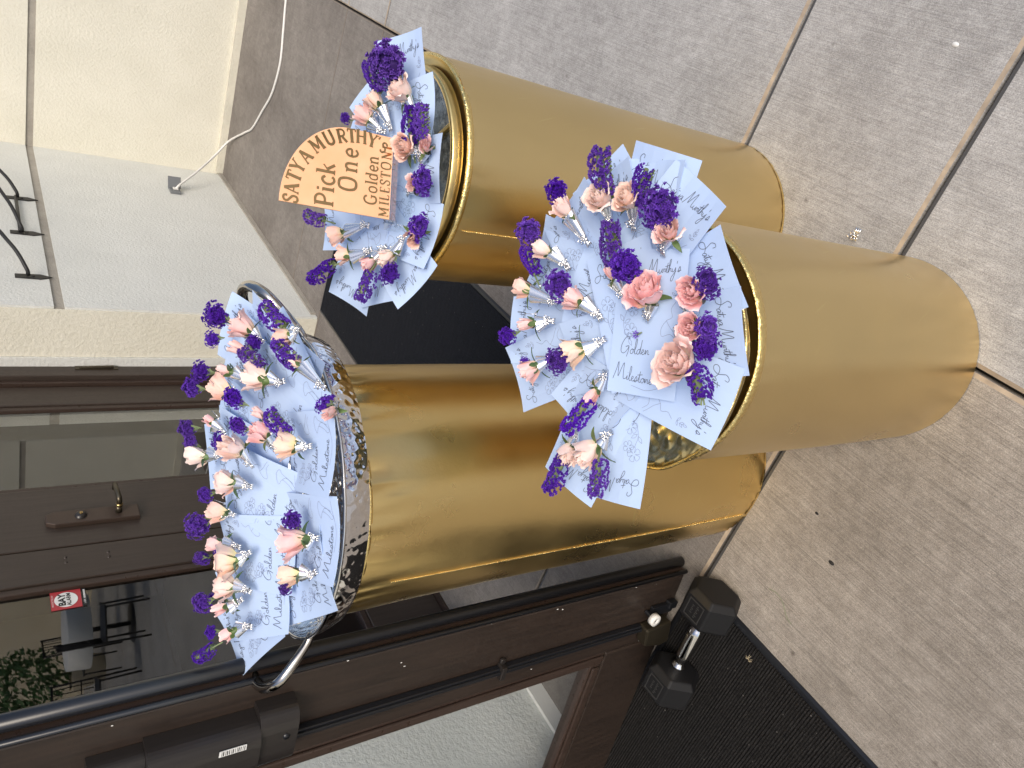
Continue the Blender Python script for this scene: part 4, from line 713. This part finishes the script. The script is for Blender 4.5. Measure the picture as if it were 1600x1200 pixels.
def script(mb, txt, x, y, size, w, f, slope=0):
    cx_ = 0
    for ch in txt:
        adv, st = G_[ch]
        for s_ in st: ribbon(mb, [(x + (cx_ + px) * size, y + py * size + (cx_ + px) * size * slope) for px, py in s_], w, f)
        cx_ += adv
def blossom(mb, x, y, r, w, f, n=5, rot=0):
    for i in range(n):
        a = rot + 2 * math.pi * i / n; c, s_ = math.cos, math.sin; k = 2 * math.pi / n * .5
        ribbon(mb, [(x + r * .25 * c(a - k), y + r * .25 * s_(a - k)), (x + r * c(a - k * .7), y + r * s_(a - k * .7)), (x + r * 1.12 * c(a), y + r * 1.12 * s_(a)), (x + r * c(a + k * .7), y + r * s_(a + k * .7)), (x + r * .25 * c(a + k), y + r * .25 * s_(a + k))], w, f, 1)
def leaf_line(mb, x, y, l, a, w, f):
    c, s_ = math.cos(a), math.sin(a)
    for q in (1, -1): ribbon(mb, [(x, y), (x + l * .5 * c - q * l * .2 * s_, y + l * .5 * s_ + q * l * .2 * c), (x + l * c, y + l * s_)], w, f, 1)
CW, CL = .112, .200
cards = []
for bend in (0, 1, 2):
    kx, ky = ((.12, .05), (1.1, -.5), (-.8, .75))[bend]
    def surf(p, kx=kx, ky=ky): return p.x * p.x * kx * 2 + p.y * p.y * ky + .9 * kx * p.x * p.y
    b = MB(); n1, n2 = 6, 10
    top = lambda u, v: Vector(((u - .5) * CW, (v - .5) * CL, surf(Vector(((u - .5) * CW, (v - .5) * CL, 0)))))
    b.grid(top, n1, n2); b.grid(lambda u, v: top(1 - u, v) - Vector((0, 0, .0007)), n1, n2)
    ring = [(i / n1, 0) for i in range(n1)] + [(1, j / n2) for j in range(n2)] + [(1 - i / n1, 1) for i in range(n1)] + [(0, 1 - j / n2) for j in range(n2)]
    vs = [top(*q) for q in ring] + [top(*q) - Vector((0, 0, .0007)) for q in ring]; k = len(ring)
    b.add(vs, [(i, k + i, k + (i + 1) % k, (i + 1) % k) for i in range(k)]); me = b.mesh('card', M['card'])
    f = lambda p, sf=surf: Vector((p.x, p.y, sf(p) + .0006)); q = MB(); w1, w2 = .00072, .00048
    script(q, "Satya Murthy's", -.043, .062, .0056, w1, f, .10)
    script(q, 'Golden', -.038, -.044, .0068, w1, f, .02); script(q, 'Milestone', -.045, -.080, .0066, w1, f, -.04)
    f0 = f; f = lambda p, f0=f0: f0(Vector((p.x * .86, p.y * .88, 0)))
    # line drawn flowers
    blossom(q, -.040, .030, .011, w2, f); blossom(q, -.028, .019, .009, w2, f, 5, .6)
    ribbon(q, [(-.040, .018), (-.045, .0), (-.040, -.018), (-.030, -.026)], w2, f, 1); blossom(q, -.030, -.014, .011, w2, f, 6, .3)
    for a, x, y in ((2.2, -.045, .0), (.6, -.043, -.003), (.2, -.036, -.022), (-1.0, -.032, -.026)): leaf_line(q, x, y, .013, a, w2, f)
    ribbon(q, [(.050, .035), (.043, .024), (.046, .012), (.036, .006), (.028, -.006), (.030, -.018), (.045, -.014), (.056, -.022)], w2, f, 1); ribbon(q, [(.036, .006), (.044, -.004), (.054, -.012), (.060, -.018)], w2, f, 1)
    ribbon(q, [(.036, -.045), (.030, -.052), (.040, -.060), (.036, -.078), (.030, -.090), (.034, -.096), (.044, -.080), (.050, -.060), (.056, -.052), (.048, -.044), (.036, -.045)], w2, f, 1)
    ribbon(q, [(-.018, -.099), (.010, -.104), (.030, -.099), (.042, -.094), (.058, -.092)], w2, f, 1)
    ribbon(q, [(.040, -.060), (.046, -.070), (.042, -.088)], w2, f, 1)
    for a, x, y in ((1.9, .050, .050), (1.0, .050, .050), (2.5, .048, .044), (.5, .048, .044), (1.5, .05, .056)): leaf_line(q, x, y, .008, a, w2, f)
    pm = q.mesh('print', [M['ink'], M['ink_soft']]); cards.append((me, pm))
GRP = {'A': 'printed cards in the front gold bowl', 'B': 'printed cards on the rear tray', 'C': 'printed cards in the silver bowl'}
def mtx12(a): return Matrix(((a[3], a[6], a[9], a[0]), (a[4], a[7], a[10], a[1]), (a[5], a[8], a[11], a[2]), (0, 0, 0, 1)))
for p, a, bend, lab in CARDS:
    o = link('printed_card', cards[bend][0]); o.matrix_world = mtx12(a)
    if p == 'C': o.scale = (1.14, 1.06, 1.06)
    tag(o, lab, 'card', GRP[p]); pr = link('print', cards[bend][1], o)

# ---------------------------------------------------------------- roses, statice, silver stems
def rose_mesh(kind, seed, m):
    rnd = random.Random(seed); b = MB()
    layers = {0: 6, 1: 12, 2: 22}[kind]; H = {0: .030, 1: .031, 2: .028}[kind]; RM = {0: .0095, 1: .0150, 2: .0200}[kind]
    for i in range(layers):
        t = i / (layers - 1); a0 = i * 2.399 + rnd.uniform(-.2, .2); rb = .0016 + (RM - .0016) * t ** .9
        width = (2.5 - 1.3 * t) if kind else (2.4 - .7 * t)
        hh = H * (.96 - .10 * t + rnd.uniform(-.05, .05)); flare = t ** 2.2 * (.7 if kind == 2 else .55 if kind == 1 else .12) + rnd.uniform(0, .1); lean = rnd.uniform(-.08, .08)
        fold = rnd.uniform(.2, 1)
        def f(u, v, rb=rb, a0=a0, hh=hh, flare=flare, width=width, t=t, lean=lean, fold=fold):
            uu = u * 2 - 1; nar = (.45 + .55 * min(1, v * 2.0)) * (1 - .38 * max(0, v - .72) / .28 * abs(uu))
            a = a0 + uu * width * .5 * nar
            bel = math.sin(min(1, v * 1.25) * math.pi / 2) ** .7
            r = rb * (.28 + .72 * bel) + flare * .007 * max(0, v - .55) / .45 - (1 - t) * .35 * rb * max(0, v - .5)
            r += .0012 * uu * (1 + t)                      # spiral overlap
            z = hh * v * (1 - .12 * uu * uu) - flare * .006 * max(0, v - .78) / .22 * (1 + .5 * fold) + lean * .004
            r += flare * .0022 * math.sin(max(0, v - .8) / .2 * math.pi * .5) * fold + .0009 * math.sin(uu * 8 + a0) * v ** 3 + .0008 * t * noise.noise(Vector((uu * 2.5, v * 2.5, a0 * 3)))
            z += .0012 * math.sin(uu * 5 + a0 * 3) * v * v
            return Vector((r * math.cos(a), r * math.sin(a), z))
        b.grid(f, 8, 8, 0, lambda u, v, t=t: min(1, v * (.75 + .25 * t) + .12 * (1 - abs(2 * u - 1)) * 0))
    return b.mesh('rose_bloom', m, True)
def sepal_mesh(big):
    b = MB(); k = 5
    b.lathe([(.0015, -.006), (.004, -.004), (.0055, 0), (.006, .004)], 12)
    for i in range(k):
        a = 2 * math.pi * i / k + .3; Ls = (.017 if i % 2 else .013) * big; out = .9 if i % 2 else .35
        def f(u, v, a=a, Ls=Ls, out=out):
            w = .0058 * math.sin(min(1, v * 1.6 + .18) * math.pi / 2) * (1 - v) ** .7; s_ = (u * 2 - 1) * w
            r = .0055 + Ls * v * out; z = .001 + Ls * v * (1 - out) - out * .008 * v * v + .001 * abs(u * 2 - 1)
            return Vector((r * math.cos(a) - s_ * math.sin(a), r * math.sin(a) + s_ * math.cos(a), z))
        b.grid(f, 2, 6)
    return b.mesh('sepals', M['leaf'], True)
def statice_mesh(kind, seed):
    rnd = random.Random(seed); b = MB(); g_ = MB()
    n = 260 if kind == 'h' else 250
    for i in range(n):
        if kind == 'h':
            d = Vector((rnd.gauss(0, 1), rnd.gauss(0, 1), abs(rnd.gauss(0, 1)) * .9 + .05)).normalized(); lump = 1 + .55 * noise.noise(d * 2.6 + Vector((seed, 0, 0)))
            p = Vector((d.x * .0165, d.y * .0160, d.z * .0135)) * lump * rnd.uniform(.82, 1.02); nn = d
        else:
            y = rnd.uniform(-.024, .024); a = rnd.uniform(-.5, math.pi + .5); rr = .0100 * (1 - .35 * abs(y / .024) ** 3) * (1 + .3 * noise.noise(Vector((y * 120, a, seed))))
            nn = Vector((math.cos(a), .25 * rnd.uniform(-1, 1.5), math.sin(a))).normalized(); p = Vector((rr * math.cos(a) + .003 * math.sin(y * 90 + seed), y, rr * math.sin(a)))
        t1 = nn.orthogonal().normalized(); t2 = nn.cross(t1); r0 = rnd.uniform(.0018, .0031); ro = rnd.uniform(0, 6.28); hgt = rnd.uniform(.0012, .0028); vs = [p]; aa = [rnd.uniform(.0, .25)]; k = 5
        for j in range(k * 2):
            an = ro + math.pi * j / k; q = r0 * (1 if j % 2 == 0 else .55) * rnd.uniform(.8, 1.15)
            vs.append(p + t1 * q * math.cos(an) + t2 * q * math.sin(an) + nn * (hgt * rnd.uniform(.6, 1.2))); aa.append(rnd.uniform(.45, 1) if j % 2 == 0 else rnd.uniform(.2, .6))
        b.add(vs, [(0, j + 1, (j + 1) % (2 * k) + 1) for j in range(2 * k)], 0, aa)
    if kind == 'h':
        b.lathe([(.0, .010), (.009, .008), (.013, .002), (.012, -.003), (0, -.004)], 10)
        for i in range(8): a = rnd.uniform(0, 6.28); b.tube([(0, -.030, -.002), (.006 * math.cos(a), -.014, .001), (.011 * math.cos(a), .010 * math.sin(a), .002)], .0007, 4, 1)
        for i in range(14): y = rnd.uniform(-.02, -.008); b.tube([(0, y - .005, 0), (rnd.uniform(-.007, .007), y + .003, rnd.uniform(0, .004))], [.0007, .0014], 4, 1)
    else:
        b.tube([(0, -.024, .002), (.0, 0, .003), (0, .022, .002)], [.004, .005, .003], 8, 1)
        for i in range(34): y = rnd.uniform(-.024, .020); a = rnd.uniform(math.pi * -.35, math.pi * .12); b.tube([(.003 * math.cos(a), y - .003, .003 * math.sin(a)), (.0095 * math.cos(a), y + .003, .0095 * math.sin(a))], [.0006, .0013], 4, 1)
        b.tube([(0, -.045, -.003), (0, -.024, .002)], .0014, 5, 1)
    return b.mesh('statice', [M['purple'], M['stem']])
roses = {(k, c, s): None for k in range(3) for c in range(4) for s in range(4)}
def get_rose(k, c, s):
    if roses[(k, c, s)] is None: roses[(k, c, s)] = rose_mesh(k, 11 + k * 5 + s * 31 + c * 7, M['petal'][c])
    return roses[(k, c, s)]
seps = [sepal_mesh(1.0), sepal_mesh(1.35)]
stat = {'h': [statice_mesh('h', i) for i in range(3)], 's': [statice_mesh('s', i + 10) for i in range(3)]}
def cone_mesh(Lc):
    b = MB(); 
    for sgn, wid in ((0, 1.), (.32, .75)):
        pts = []
        def f(u, v, sgn=sgn, wid=wid):
            a = 2 * math.pi * u; r = (.0030 + .0078 * v) * wid; x = r * math.cos(a) * (1 + .06 * math.cos(6 * a)) + sgn * .026 * v; return Vector((x, -.006 + (Lc + .006) * v * (1 - .08 * math.cos(a) * v), .0045 + r * .75 * math.sin(a)))
        b.grid(f, 16, 5)
    return b.mesh('silver_wrap', M['silver_satin'], True)
cone = {k: cone_mesh(.001 * k) for k in (14, 18, 22, 26)}
def bow_mesh():
    b = MB()
    for a, l in ((.5, .009), (2.64, .009), (-.45, .007), (3.6, .007), (1.57, .0065)):
        d = Vector((math.cos(a), math.sin(a), .25)); e = Vector((-math.sin(a), math.cos(a), 0)) * .0032
        b.tube([Vector((0, 0, .008)), Vector((0, 0, .008)) + d * l * .55 + e, Vector((0, 0, .009)) + d * l, Vector((0, 0, .008)) + d * l * .55 - e], .00085, 6, closed=True)
    b.lathe([(0, .0115), (.002, .011), (.0026, .009), (.002, .007)], 10)
    for x in (-.003, .0, .003): b.tube([(x * .6, -.002, .006), (x * 1.3, -.012, .005)], .0013, 8)
    return b.mesh('wire_bow', M['silver'], True)
bow = bow_mesh()
pin = MB(); pin.tube([(.0, .0, 0), (.004, .02, .0)], .0005, 5); pin.lathe([(0, .004), (.0022, .003), (.0026, .001), (.0018, -.001)], 10); pin = pin.mesh('pearl_pin', M['silver_satin'], True)
FG = {'A': 'rose boutonnieres on the front cards', 'B': 'rose boutonnieres on the rear tray cards', 'C': 'rose boutonnieres in the silver bowl'}
for i, (p, a, Lr, kind, c, size, op, sts, lab) in enumerate(FLOWERS):
    root = thing('rose_boutonniere', lab, 'boutonniere', mtx=mtx12(a), group=FG[p])
    rnd = random.Random(i); o_ = R(op); axis = Vector((rnd.uniform(-.12, .12), math.cos(o_), math.sin(o_))).normalized()
    q = axis.to_track_quat('Z', 'Y').to_matrix().to_4x4(); ctr = Vector((0, Lr, .010 * size)); base = ctr - axis * (.019 * size)
    if base.z < .002: base.z = .002
    RK = 1.10 if kind < 2 else .94
    rb = link('rose', get_rose(kind, c, (i * 7 + 3) % 4), root); rb.matrix_local = Matrix.Translation(base) @ q @ Matrix.Rotation(rnd.uniform(0, 6), 4, 'Z') @ Matrix.Diagonal((size * RK * rnd.uniform(.9, 1.08), size * RK * rnd.uniform(.92, 1.05), size * 1.12, 1))
    sp = link('sepals', seps[rnd.random() < .45], root); sp.matrix_local = Matrix.Translation(base) @ q @ Matrix.Rotation(rnd.uniform(0, 6), 4, 'Z') @ Matrix.Scale(size * 1.12, 4)
    Lc = max(.013, base.y); key = min(cone, key=lambda k: abs(k * .001 - Lc)); cn = link('silver_wrap', cone[key], root); cn.scale = (1 if i % 2 else -1, Lc / (key * .001), 1)
    link('wire_bow', bow, root).rotation_euler = (0, 0, rnd.uniform(-.5, .5))
    stb = MB(); stb.tube([(0, -.004, .004), (.0005, base.y * .6, .006), tuple(base)], .0014, 6); stb.build('stalk', M['leaf'], root)
    for (sx, sy, sz, kd, ss) in sts:
        m_ = link('statice', stat[kd][rnd.randrange(3)], root)
        ang = math.atan2(-sx, sy - Lr * .35) if kd == 's' else math.atan2(-sx, sy - Lr * .2)
        m_.matrix_local = Matrix.Translation((sx, sy, max(.004, sz + .004))) @ Matrix.Rotation(ang, 4, 'Z') @ Matrix.Scale(ss * (1.06 if kd == 's' else 1.10), 4)
    if i % 4 == 0: pn = link('pearl_pin', pin, root); pn.location = (.014, Lr * .5, .002)
# one fallen statice floret and the fallen bow by the front plinth
ff = MB(); rnd = random.Random(3)
for k in range(6):
    a = k * 1.05; ff.add([(0, 0, .003), (.005 * math.cos(a - .3), .005 * math.sin(a - .3), .007), (.006 * math.cos(a), .006 * math.sin(a), .005), (.005 * math.cos(a + .3), .005 * math.sin(a + .3), .007)], [(0, 1, 2), (0, 2, 3)], 0, [0, .8, 1, .8])
ff.tube([(0, 0, .003), (-.004, -.006, .001)], [.0015, .001], 6, 1)
o = ff.build('fallen_floret', [M['purple'], M['stem']]); o.location = FLORET; tag(o, 'single purple floret lying on the uppermost card of the front bowl', 'flower')
o = link('fallen_bow', bow); o.location = (.888, .213, -.004); o.scale = (1.5, 1.5, 1.2); tag(o, 'silver wire bow lying on the concrete behind the front plinth', 'ribbon')

# ---------------------------------------------------------------- orange sign
ST = Matrix(SIGN)
t = thing('arched_sign', 'peach half arch sign with mirrored gold lettering, standing among the rear cards', 'sign', mtx=ST)
SWd, SHt = SIGN_W, SIGN_H
poly = [(0, 0), (SWd, 0)] + [(SWd * math.cos(a) if True else 0, SHt * .40 + SHt * .60 * math.sin(a)) for a in [math.pi / 2 * i / 24 for i in range(25)]]
b = MB(); b.prism(poly, -.003, 0); b.build('panel', M['sign'], t)
K = 1.0
def sc(pts): return spline(pts, 6)
F_ = {  # serif capitals and lowercase, unit height; (advance, [(points, weight)])
 'S': (.56, [([(.46, .74), (.44, .93), (.28, 1.0), (.10, .90), (.10, .68), (.28, .53), (.46, .36), (.44, .10), (.24, 0), (.07, .10), (.05, .28)], .11)]),
 'A': (.74, [([(.06, 0), (.34, 1)], .07), ([(.34, 1), (.64, 0)], .15), ([(.16, .34), (.54, .34)], .06), ([(-.02, .02), (.16, .02)], .05), ([(.52, .02), (.76, .02)], .05)]),
 'T': (.70, [([(.34, 0), (.34, 1)], .15), ([(.02, .97), (.66, .97)], .07), ([(.04, .97), (.04, .78)], .06), ([(.64, .97), (.64, .78)], .06), ([(.20, .02), (.48, .02)], .05)]),
 'Y': (.72, [([(.06, 1), (.34, .45)], .14), ([(.62, 1), (.34, .45)], .07), ([(.34, .47), (.34, 0)], .14), ([(-.04, .98), (.18, .98)], .05), ([(.50, .98), (.74, .98)], .05), ([(.20, .02), (.48, .02)], .05)]),
 'M': (.96, [([(.12, 0), (.12, 1)], .07), ([(.12, 1), (.45, .2)], .15), ([(.45, .2), (.76, 1)], .06), ([(.78, 1), (.78, 0)], .15), ([(.0, .98), (.16, .98)], .05), ([(.74, .98), (.92, .98)], .05), ([(0, .02), (.24, .02)], .05), ([(.64, .02), (.92, .02)], .05)]),
 'U': (.78, [([(.14, 1), (.14, .35), (.20, .10), (.40, .0), (.58, .10), (.64, .35), (.64, 1)], .13), ([(.02, .98), (.28, .98)], .05), ([(.52, .98), (.74, .98)], .05)]),
 'R': (.72, [([(.14, 0), (.14, 1)], .14), ([(.14, .97), (.40, .97), (.56, .82), (.54, .60), (.38, .50), (.14, .50)], .09), ([(.34, .5), (.64, .02)], .13), ([(.0, .02), (.28, .02)], .05), ([(.0, .98), (.16, .98)], .05)]),
 'H': (.84, [([(.14, 0), (.14, 1)], .14), ([(.66, 0), (.66, 1)], .14), ([(.14, .52), (.66, .52)], .07)] + [([(x - .13, y), (x + .13, y)], .05) for x in (.14, .66) for y in (.02, .98)]),
 "'": (.22, [([(.12, 1.0), (.06, .76)], .08)]),
 's': (.46, [([(.38, .62), (.36, .72), (.22, .78), (.08, .70), (.10, .54), (.30, .40), (.38, .22), (.26, .02), (.10, .02), (.04, .16)], .09)]),
 'P': (.66, [([(.14, 0), (.14, 1)], .14), ([(.14, .96), (.42, .96), (.58, .80), (.54, .56), (.36, .46), (.14, .46)], .10), ([(0, .02), (.28, .02)], .05), ([(.0, .98), (.16, .98)], .05)]),
 'i': (.34, [([(.16, 0), (.16, .62)], .13), ([(.04, .60), (.18, .60)], .05), ([(.03, .02), (.30, .02)], .05), ([(.16, .80), (.16, .92)], .12)]),
 'c': (.54, [([(.48, .50), (.38, .64), (.22, .62), (.09, .45), (.09, .20), (.22, .03), (.38, .03), (.48, .14)], .11)]),
 'k': (.64, [([(.13, 0), (.13, 1)], .13), ([(.13, .30), (.50, .62)], .06), ([(.26, .42), (.54, .02)], .12), ([(0, .98), (.16, .98)], .05), ([(0, .02), (.26, .02)], .05)]),
 'O': (.86, [([(.40, 1), (.16, .90), (.07, .5), (.16, .10), (.40, 0), (.64, .10), (.73, .5), (.64, .90), (.40, 1)], .12)]),
 'n': (.66, [([(.13, 0), (.13, .62)], .12), ([(.13, .48), (.28, .63), (.44, .60), (.50, .42), (.50, 0)], .11), ([(0, .60), (.14, .60)], .05), ([(.02, .02), (.26, .02)], .05), ([(.40, .02), (.62, .02)], .05)]),
 'e': (.56, [([(.10, .34), (.46, .36), (.44, .56), (.28, .65), (.12, .52), (.08, .30), (.16, .08), (.32, .01), (.48, .12)], .10)]),
 'G': (.86, [([(.68, .80), (.58, .95), (.38, 1), (.15, .85), (.07, .5), (.15, .14), (.38, 0), (.62, .06), (.68, .20), (.68, .42)], .12), ([(.50, .43), (.80, .43)], .05)]),
 'o': (.62, [([(.29, .65), (.12, .55), (.07, .32), (.12, .09), (.29, 0), (.46, .09), (.51, .32), (.46, .55), (.29, .65)], .10)]),
 'l': (.32, [([(.15, 0), (.15, 1)], .12), ([(.02, .98), (.16, .98)], .05), ([(.02, .02), (.28, .02)], .05)]),
 'd': (.64, [([(.46, 0), (.46, 1)], .12), ([(.46, .52), (.28, .65), (.11, .52), (.07, .30), (.12, .08), (.28, 0), (.46, .12)], .09), ([(.34, .98), (.47, .98)], .05)]),
 'I': (.38, [([(.18, 0), (.18, 1)], .14), ([(.03, .98), (.33, .98)], .05), ([(.03, .02), (.33, .02)], .05)]),
 'L': (.62, [([(.15, 0), (.15, 1)], .14), ([(.15, .03), (.54, .03)], .06), ([(.54, .03), (.54, .22)], .06), ([(.02, .98), (.28, .98)], .05)]),
 'E': (.64, [([(.15, 0), (.15, 1)], .14), ([(.15, .97), (.52, .97)], .06), ([(.15, .03), (.56, .03)], .06), ([(.15, .52), (.42, .52)], .05), ([(.52, .97), (.52, .80)], .05), ([(.56, .03), (.56, .22)], .05)]),
 'N': (.84, [([(.14, 0), (.14, 1)], .07), ([(.12, 1), (.66, 0)], .15), ([(.66, 0), (.66, 1)], .07), ([(0, .98), (.16, .98)], .05), ([(.54, .98), (.78, .98)], .05), ([(.02, .02), (.26, .02)], .05)])}
def glyph(mb, ch, x, y, h, rot=0, z0=.0006, wmul=1.25):
    c, s_ = math.cos(rot), math.sin(rot)
    for k, (pts, wt) in enumerate(F_[ch][1]):
        P = [(x + (px * c - py * s_) * h, y + (px * s_ + py * c) * h) for px, py in pts]
        ribbon(mb, P, wt * h * wmul, lambda p, z=z0 + k * .00008: Vector((p.x, p.y, z)))
def line(txt, x0, x1, y, h, name='lettering'):
    b = MB(); tot = sum(F_[c][0] if c != ' ' else .4 for c in txt) * h; k = (x1 - x0) / tot; x = x0
    for c in txt:
        if c != ' ': glyph(b, c, x, y, h)
        x += (F_[c][0] if c != ' ' else .4) * h * k
    return b
def row(txt, x0, x1, y, h):
    b = line(txt, x0 * SWd, x1 * SWd, y * SHt, h); b.build('lettering', M['gold_mirror'], t)
row('Pick', .03, .56, .53, .030); row('One', .25, .80, .33, .029); row('Golden', .14, .74, .135, .0205); row('MILESTONE', .02, .94, .014, .0165)
b = MB(); h = .0262 * SWd / .15
P = [(.045, .905), (.165, .90), (.30, .89), (.43, .86), (.56, .80), (.72, .71), (.83, .60), (.885, .49), (.915, .40), (.925, .305), (.915, .205), (.90, .145), (.87, .085)]
P = [Vector((x * SWd, y * SHt)) for x, y in P]
for i, c in enumerate("SATYAMURTHY's"):
    tg = P[min(i + 1, 12)] - P[max(i - 1, 0)]; rot = math.atan2(tg.y, tg.x)
    if i < 2: rot = -.06
    w_ = F_[c][0] * .47; cc, ss_ = math.cos(rot), math.sin(rot); o_ = P[i] - Vector((cc * w_ - ss_ * .5, ss_ * w_ + cc * .5)) * h * .92
    glyph(b, c, o_.x, o_.y, h * .92, rot + .05 * math.sin(i * 2.3), wmul=1.5)
b.build('lettering', M['gold_mirror'], t)
b = MB(); b.box(-.012, SWd * .92, -.028, -.001, -.030, .028); b.build('acrylic_stand', M['glass_clear'], t, bevel=.001)

# ---------------------------------------------------------------- litter on the paving
rnd = random.Random(5)
b = MB()
for i in range(9):
    a = rnd.uniform(0, 6.28); l = rnd.uniform(.006, .014); b.tube([(0, 0, .002), (l * math.cos(a) * .5, l * math.sin(a) * .5, .006), (l * math.cos(a), l * math.sin(a), .003)], .0005, 4)
o = b.build('straw_tuft', M['straw']); o.location = (.555, 1.235, .010); tag(o, 'pale dry grass tuft at the edge of the black mat', 'grass')
b = MB(); b.tube(spline([(0, 0, .001), (.02, .012, .002), (.045, .012, .002), (.075, -.002, .002), (.095, -.004, .001)], 6), .0006, 4)
o = b.build('thin_stem', M['stem']); o.matrix_world = Matrix.Translation((.615, 1.045, 0)) @ Matrix.Rotation(R(165), 4, 'Z'); tag(o, 'thin dark curved stem lying on the paving by the dumbbell', 'twig')
for (x, y, r, m, lab) in ((.905, -.195, .006, 'white', 'small white pebble on the pale paving'), (.530, .873, .006, 'bed', 'dark flat chip on the warm concrete before the plinths'), (.62, .80, .004, 'bed', 'tiny rust brown chip close to the front plinth base'),
                          (.53, .36, .008, 'straw', 'straw scrap in the joint before the front plinth')):
    b = MB(); b.lathe([(0, .002), (r * .7, .002), (r, .0)], 9, sx=1.3, sy=.8); o = b.build('paving_chip', M[m], None, True); o.location = (x, y, .0005); tag(o, lab, 'debris')

# ---------------------------------------------------------------- patio behind and right of the camera, mirrored in the glass
t = thing('patio_wall', 'tan wall across the patio, mirrored in the dark glass', 'wall', (1, -7.6, 0))
wallpart('wall', (-5, 8, -7.8, -7.6, 0, 1.5), 'tan_wall', t); wallpart('cap', (-5, 8, -7.85, -7.55, 1.502, 1.56), 'curb', t)
def chair(x, y, a, lab):
    t = thing('patio_chair', lab, 'chair', mtx=Matrix.Translation((x, y, 0)) @ Matrix.Rotation(a, 4, 'Z'), group='iron patio chairs behind the camera')
    for sx in (-.2, .2):
        for sy in (-.2, .2):
            b = MB(); b.tube([(sx, sy, 0), (sx * .95, sy * .95, .45 if sy < 0 else .92)], .012, 8); b.build('leg', M['iron'], t, True)
    b = MB(); b.box(-.21, .21, -.21, .21, .44, .46); b.build('seat', M['iron'], t, bevel=.006)
    b = MB(); b.tube([(-.19, .19, .9), (.19, .19, .9)], .012, 8)
    for i in range(6): x_ = -.15 + i * .06; b.tube([(x_, .19, .47), (x_, .19, .9)], .006, 6)
    b.tube([(-.19, .19, .6), (.19, .19, .6)], .008, 6); b.build('backrest', M['iron'], t, True)
for i, (x, y, a, lab) in enumerate(((6.3, -2.75, 2.4, 'black iron patio chair nearest the stucco wall end'), (7.7, -3.3, -1.2, 'black iron patio chair beyond the round table'), (6.2, -3.9, 3.9, 'black iron patio chair on the camera side of the table'), (7.5, -4.7, -.3, 'black iron patio chair farthest out on the patio'))): chair(x, y, a, lab)
t = thing('patio_table', 'round table with a pale cloth among the iron chairs', 'table', (6.95, -3.6, 0))
b = MB(); b.lathe([(0, .745), (.42, .745), (.43, .735), (.45, .5), (.44, .49)], 40); b.build('tablecloth', M['white'], t, True)
b = MB(); b.tube([(0, 0, .03), (0, 0, .73)], .03, 12); b.lathe([(0, .03), (.24, .02), (.25, 0)], 24); b.build('pedestal', M['iron'], t, True)
for k, (x, y) in enumerate(((8.6, -3.6), (8.4, -6.2), (2.2, -6.6))):
    t = thing('potted_shrub', ('dense green shrub in a clay pot right of the patio table', 'green shrub in a clay pot in the far patio corner', 'green shrub in a clay pot by the tan wall')[k], 'plant', (x, y, 0))
    b = MB(); b.lathe([(0, 0), (.2, 0), (.28, .42), (.3, .46), (.26, .46)], 24); b.build('pot', M['tan_wall'], t, True)
    b = MB()
    for i in range(900):
        d = Vector((rnd.gauss(0, 1), rnd.gauss(0, 1), rnd.gauss(0, 1))).normalized() * rnd.uniform(.55, 1); p = Vector((d.x * .5, d.y * .5, 1.05 + d.z * .6)); n_ = Vector((rnd.gauss(0, 1), rnd.gauss(0, 1), rnd.gauss(0, 1))).normalized(); q = n_.orthogonal().normalized() * .05; s2 = n_.cross(q) * .5
        b.add([p - q, p + s2, p + q, p - s2], [(0, 1, 2, 3)])
    b.build('foliage', M['green_hedge'], t)
    b = MB(); b.tube([(0, 0, .4), (.02, 0, 1.0)], [.03, .02], 8); b.build('trunk', M['stem'], t, True)

t = thing('garden_wall', 'tan wall past the iron chairs, mirrored in the dark glass', 'wall', (10, -6, 0))
wallpart('wall', (10, 10.2, -14, -.8, 0, 2.6), 'tan_wall', t)
